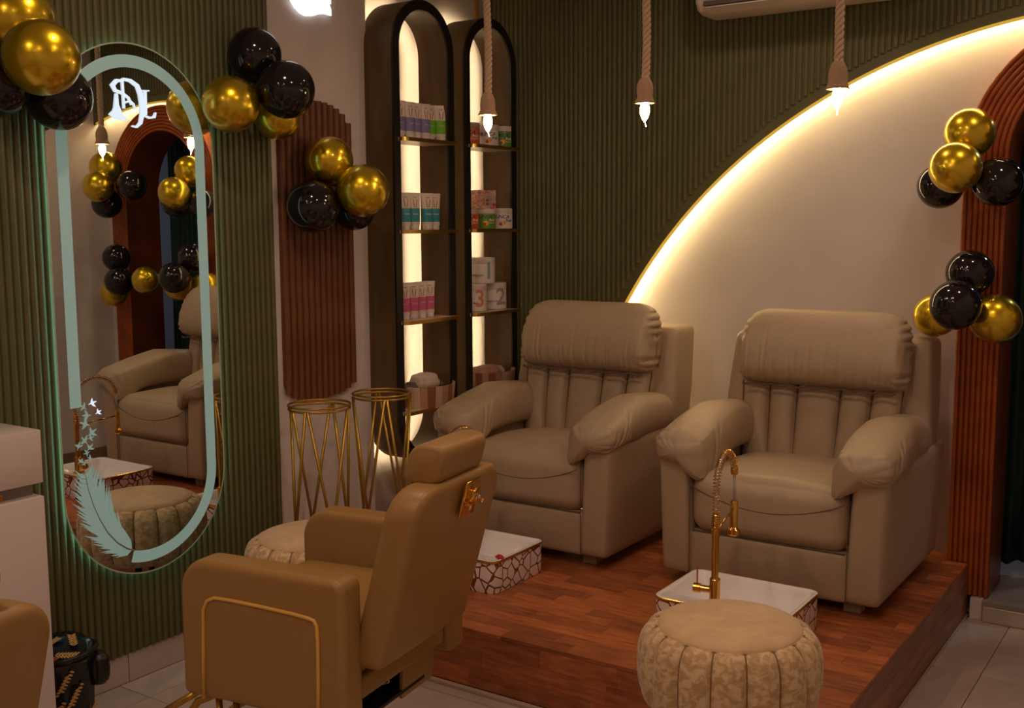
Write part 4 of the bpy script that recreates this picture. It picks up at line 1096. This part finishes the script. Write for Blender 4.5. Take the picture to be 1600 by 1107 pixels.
# ================================================================== PENDANTS
def pendant(label):
    t=thing('rope_pendant',label,'pendant light',(0,0,0),0,'rope pendant lamps'); zt=ZC; zb_=2.128
    for s in range(3):
        pts=[]; N_=150
        for i in range(N_+1):
            z=zt-(zt-zb_)*i/N_; a=2*PI*(z/.060)+s*2*PI/3; w=.0045*math.sin(z*9)
            pts.append((.0078*math.cos(a)+w,.0078*math.sin(a),z))
        obj('rope_strand',MB().tube(pts,.0073,7).me('strand',rope_m),t)
    obj('socket_wrap',MB().lathe([(.014,2.142),(.020,2.134),(.027,2.118),(.0285,2.100),(.027,2.08),(.030,2.066),(.034,2.058),(.031,2.058),(.022,2.066)],28,fn=lambda rr,z,a: rr*(1+.05*math.sin(a*6+z*60)+(.07*math.sin(a*17) if z<2.07 else 0)),cap=False).me('wrap',burlap),t)
    obj('bulb',MB().lathe([(.010,2.066),(.012,2.058),(.0165,2.042),(.0165,2.028),(.012,2.012),(.006,2.002),(.0015,1.995)],20).me('bulb',bulb),t)
    obj('wick_tail',MB().tube([(0,0,1.998),(.002,0,1.990),(.006,0,1.980)],.0012,5).me('tail',bulb),t)
    return t
p1=pendant('rope pendant lamp hanging in front of the corner shelf unit'); p1.location=(.899,-1.362,0)
p2=copy_tree(p1,(1.560,-1.370,0),.7,'rope pendant lamp hanging left of the air conditioner')
p3=copy_tree(p1,(2.221,-1.370,0),1.9,'rope pendant lamp hanging in front of the lit arc')
# ================================================================== BALLOONS
def balloon_me(mat):
    mb=MB(); prof=[]
    for i in range(25):
        a=-PI/2+PI*i/24; k_=1-.06*max(0,-math.sin(a))**2; z=math.sin(a)*(1.06 if a<0 else 1.0); prof.append((max(1e-4,math.cos(a))*k_,z))
    return mb.lathe(prof,40,cap=False).me('balloon',mat)
bmg,bmb=balloon_me(balloon_gold),balloon_me(balloon_black)
kn=lambda mat:MB().lathe([(.05,-.0),(.035,-.05),(.075,-.12),(.03,-.13)],14).me('knot',mat)
kg,kb=kn(balloon_gold),kn(balloon_black)
def balloon(col,c,R_,label,group,toward):
    d=(Vector(toward)-Vector(c)); q=(Vector((0,0,-1))).rotation_difference(d.normalized()) if d.length>1e-4 else Vector((0,0,-1)).rotation_difference(Vector((0,1,0)))
    t=thing('balloon',label,'balloon',c,0,group); t.rotation_mode='QUATERNION'; t.rotation_quaternion=q
    o=obj('skin',bmg if col=='gold' else bmb,t); o.scale=(R_,R_,R_)
    k_=obj('knot',kg if col=='gold' else kb,t,(0,0,-R_*1.055)); k_.scale=(R_,R_,R_)
    return t
BAL=[('balloons in the cluster at the top left corner',
  [('gold', (0.15, -2.782, 2.279), 0.1167, 'gold balloon at the very top left corner, behind another gold one'),
   ('gold', (0.337, -2.826, 2.143), 0.1104, 'large front gold balloon overlapping the top left edge of the mirror'),
   ('black', (0.125, -2.634, 2.061), 0.104, "black balloon hanging below the gold one at the mirror's upper left"),
   ('black', (0.142, -2.857, 2.081), 0.1001, 'black balloon cut off by the left edge of the photo')]),
 ('balloons in the cluster between mirror and pillar top',
  [('black', (0.122, -1.794, 2.296), 0.1021, 'uppermost black balloon of the cluster between the mirror and the pillar'),
   ('black', (0.275, -1.786, 2.157), 0.1078, 'black balloon in front, lower right of that cluster over the pillar'),
   ('gold', (0.151, -1.948, 2.097), 0.1039, 'gold balloon just right of the mirror top, over green flutes'),
   ('gold', (0.11, -1.676, 2.076), 0.0903, 'gold balloon half hidden below the black one on the pillar')]),
 ('balloons in the cluster on the brown plaque',
  [('gold', (0.135, -1.417, 1.916), 0.1001, 'upper gold balloon on the brown fluted plaque'),
   ('gold', (0.294, -1.391, 1.791), 0.1068, 'front gold balloon between the plaque and the backlit shelf'),
   ('black', (0.142, -1.524, 1.727), 0.1064, 'black balloon at lower left on the brown plaque'),
   ('black', (0.113, -1.248, 1.722), 0.0931, 'black balloon mostly hidden under the gold one beside the backlit shelf')]),
 ("balloons in the upper cluster on the arch's left jamb",
  [('gold', (2.366, -0.183, 1.995), 0.0974, 'topmost gold balloon on the arch jamb beside the right recliner'),
   ('gold', (2.35, -0.325, 1.857), 0.0977, 'front gold balloon, second from the top on the arch'),
   ('black', (2.263, -0.174, 1.793), 0.0892, 'black balloon peeking out left of the gold one on the arch'),
   ('black', (2.483, -0.205, 1.802), 0.0935, 'black balloon at right of the upper arch cluster, by the curtain')]),
 ("balloons in the lower cluster on the arch's left jamb",
  [('black', (2.388, -0.176, 1.45), 0.0911, 'upper black balloon of the lower arch cluster'),
   ('black', (2.373, -0.332, 1.332), 0.0963, 'front black balloon of the lower arch cluster'),
   ('gold', (2.263, -0.173, 1.277), 0.0879, 'gold balloon left in the lower arch cluster, above the recliner back'),
   ('gold', (2.496, -0.2, 1.273), 0.0974, 'gold balloon right in the lower arch cluster, over the curtain edge')]),
 ("balloons in the upper cluster on the arch's far jamb",
  [('gold', (3.214, -0.193, 2.045), 0.1078, 'upper gold balloon on the far jamb, seen only in the mirror'),
   ('gold', (3.124, -0.321, 1.913), 0.1018, 'front gold balloon of the mirrored upper cluster'),
   ('black', (2.955, -0.183, 1.92), 0.0981, 'black balloon at the right of the mirrored upper cluster'),
   ('black', (3.23, -0.185, 1.808), 0.1004, 'black balloon at the bottom of the mirrored upper cluster')]),
 ("balloons in the lower cluster on the arch's far jamb",
  [('black', (3.165, -0.178, 1.442), 0.0925, 'upper black balloon of the mirrored lower cluster'),
   ('black', (3.064, -0.238, 1.288), 0.0954, 'front black balloon of the mirrored lower cluster'),
   ('gold', (3.218, -0.178, 1.203), 0.0932, 'gold balloon left in the mirrored lower cluster'),
   ('gold', (2.829, -0.206, 1.301), 0.09, 'gold balloon right in the mirrored lower cluster')])]
for g_,lst in BAL:
    cen=[sum(b[1][i] for b in lst)/len(lst) for i in range(3)]
    for col,c,R_,lab in lst: balloon(col,c,R_,lab,g_,cen)
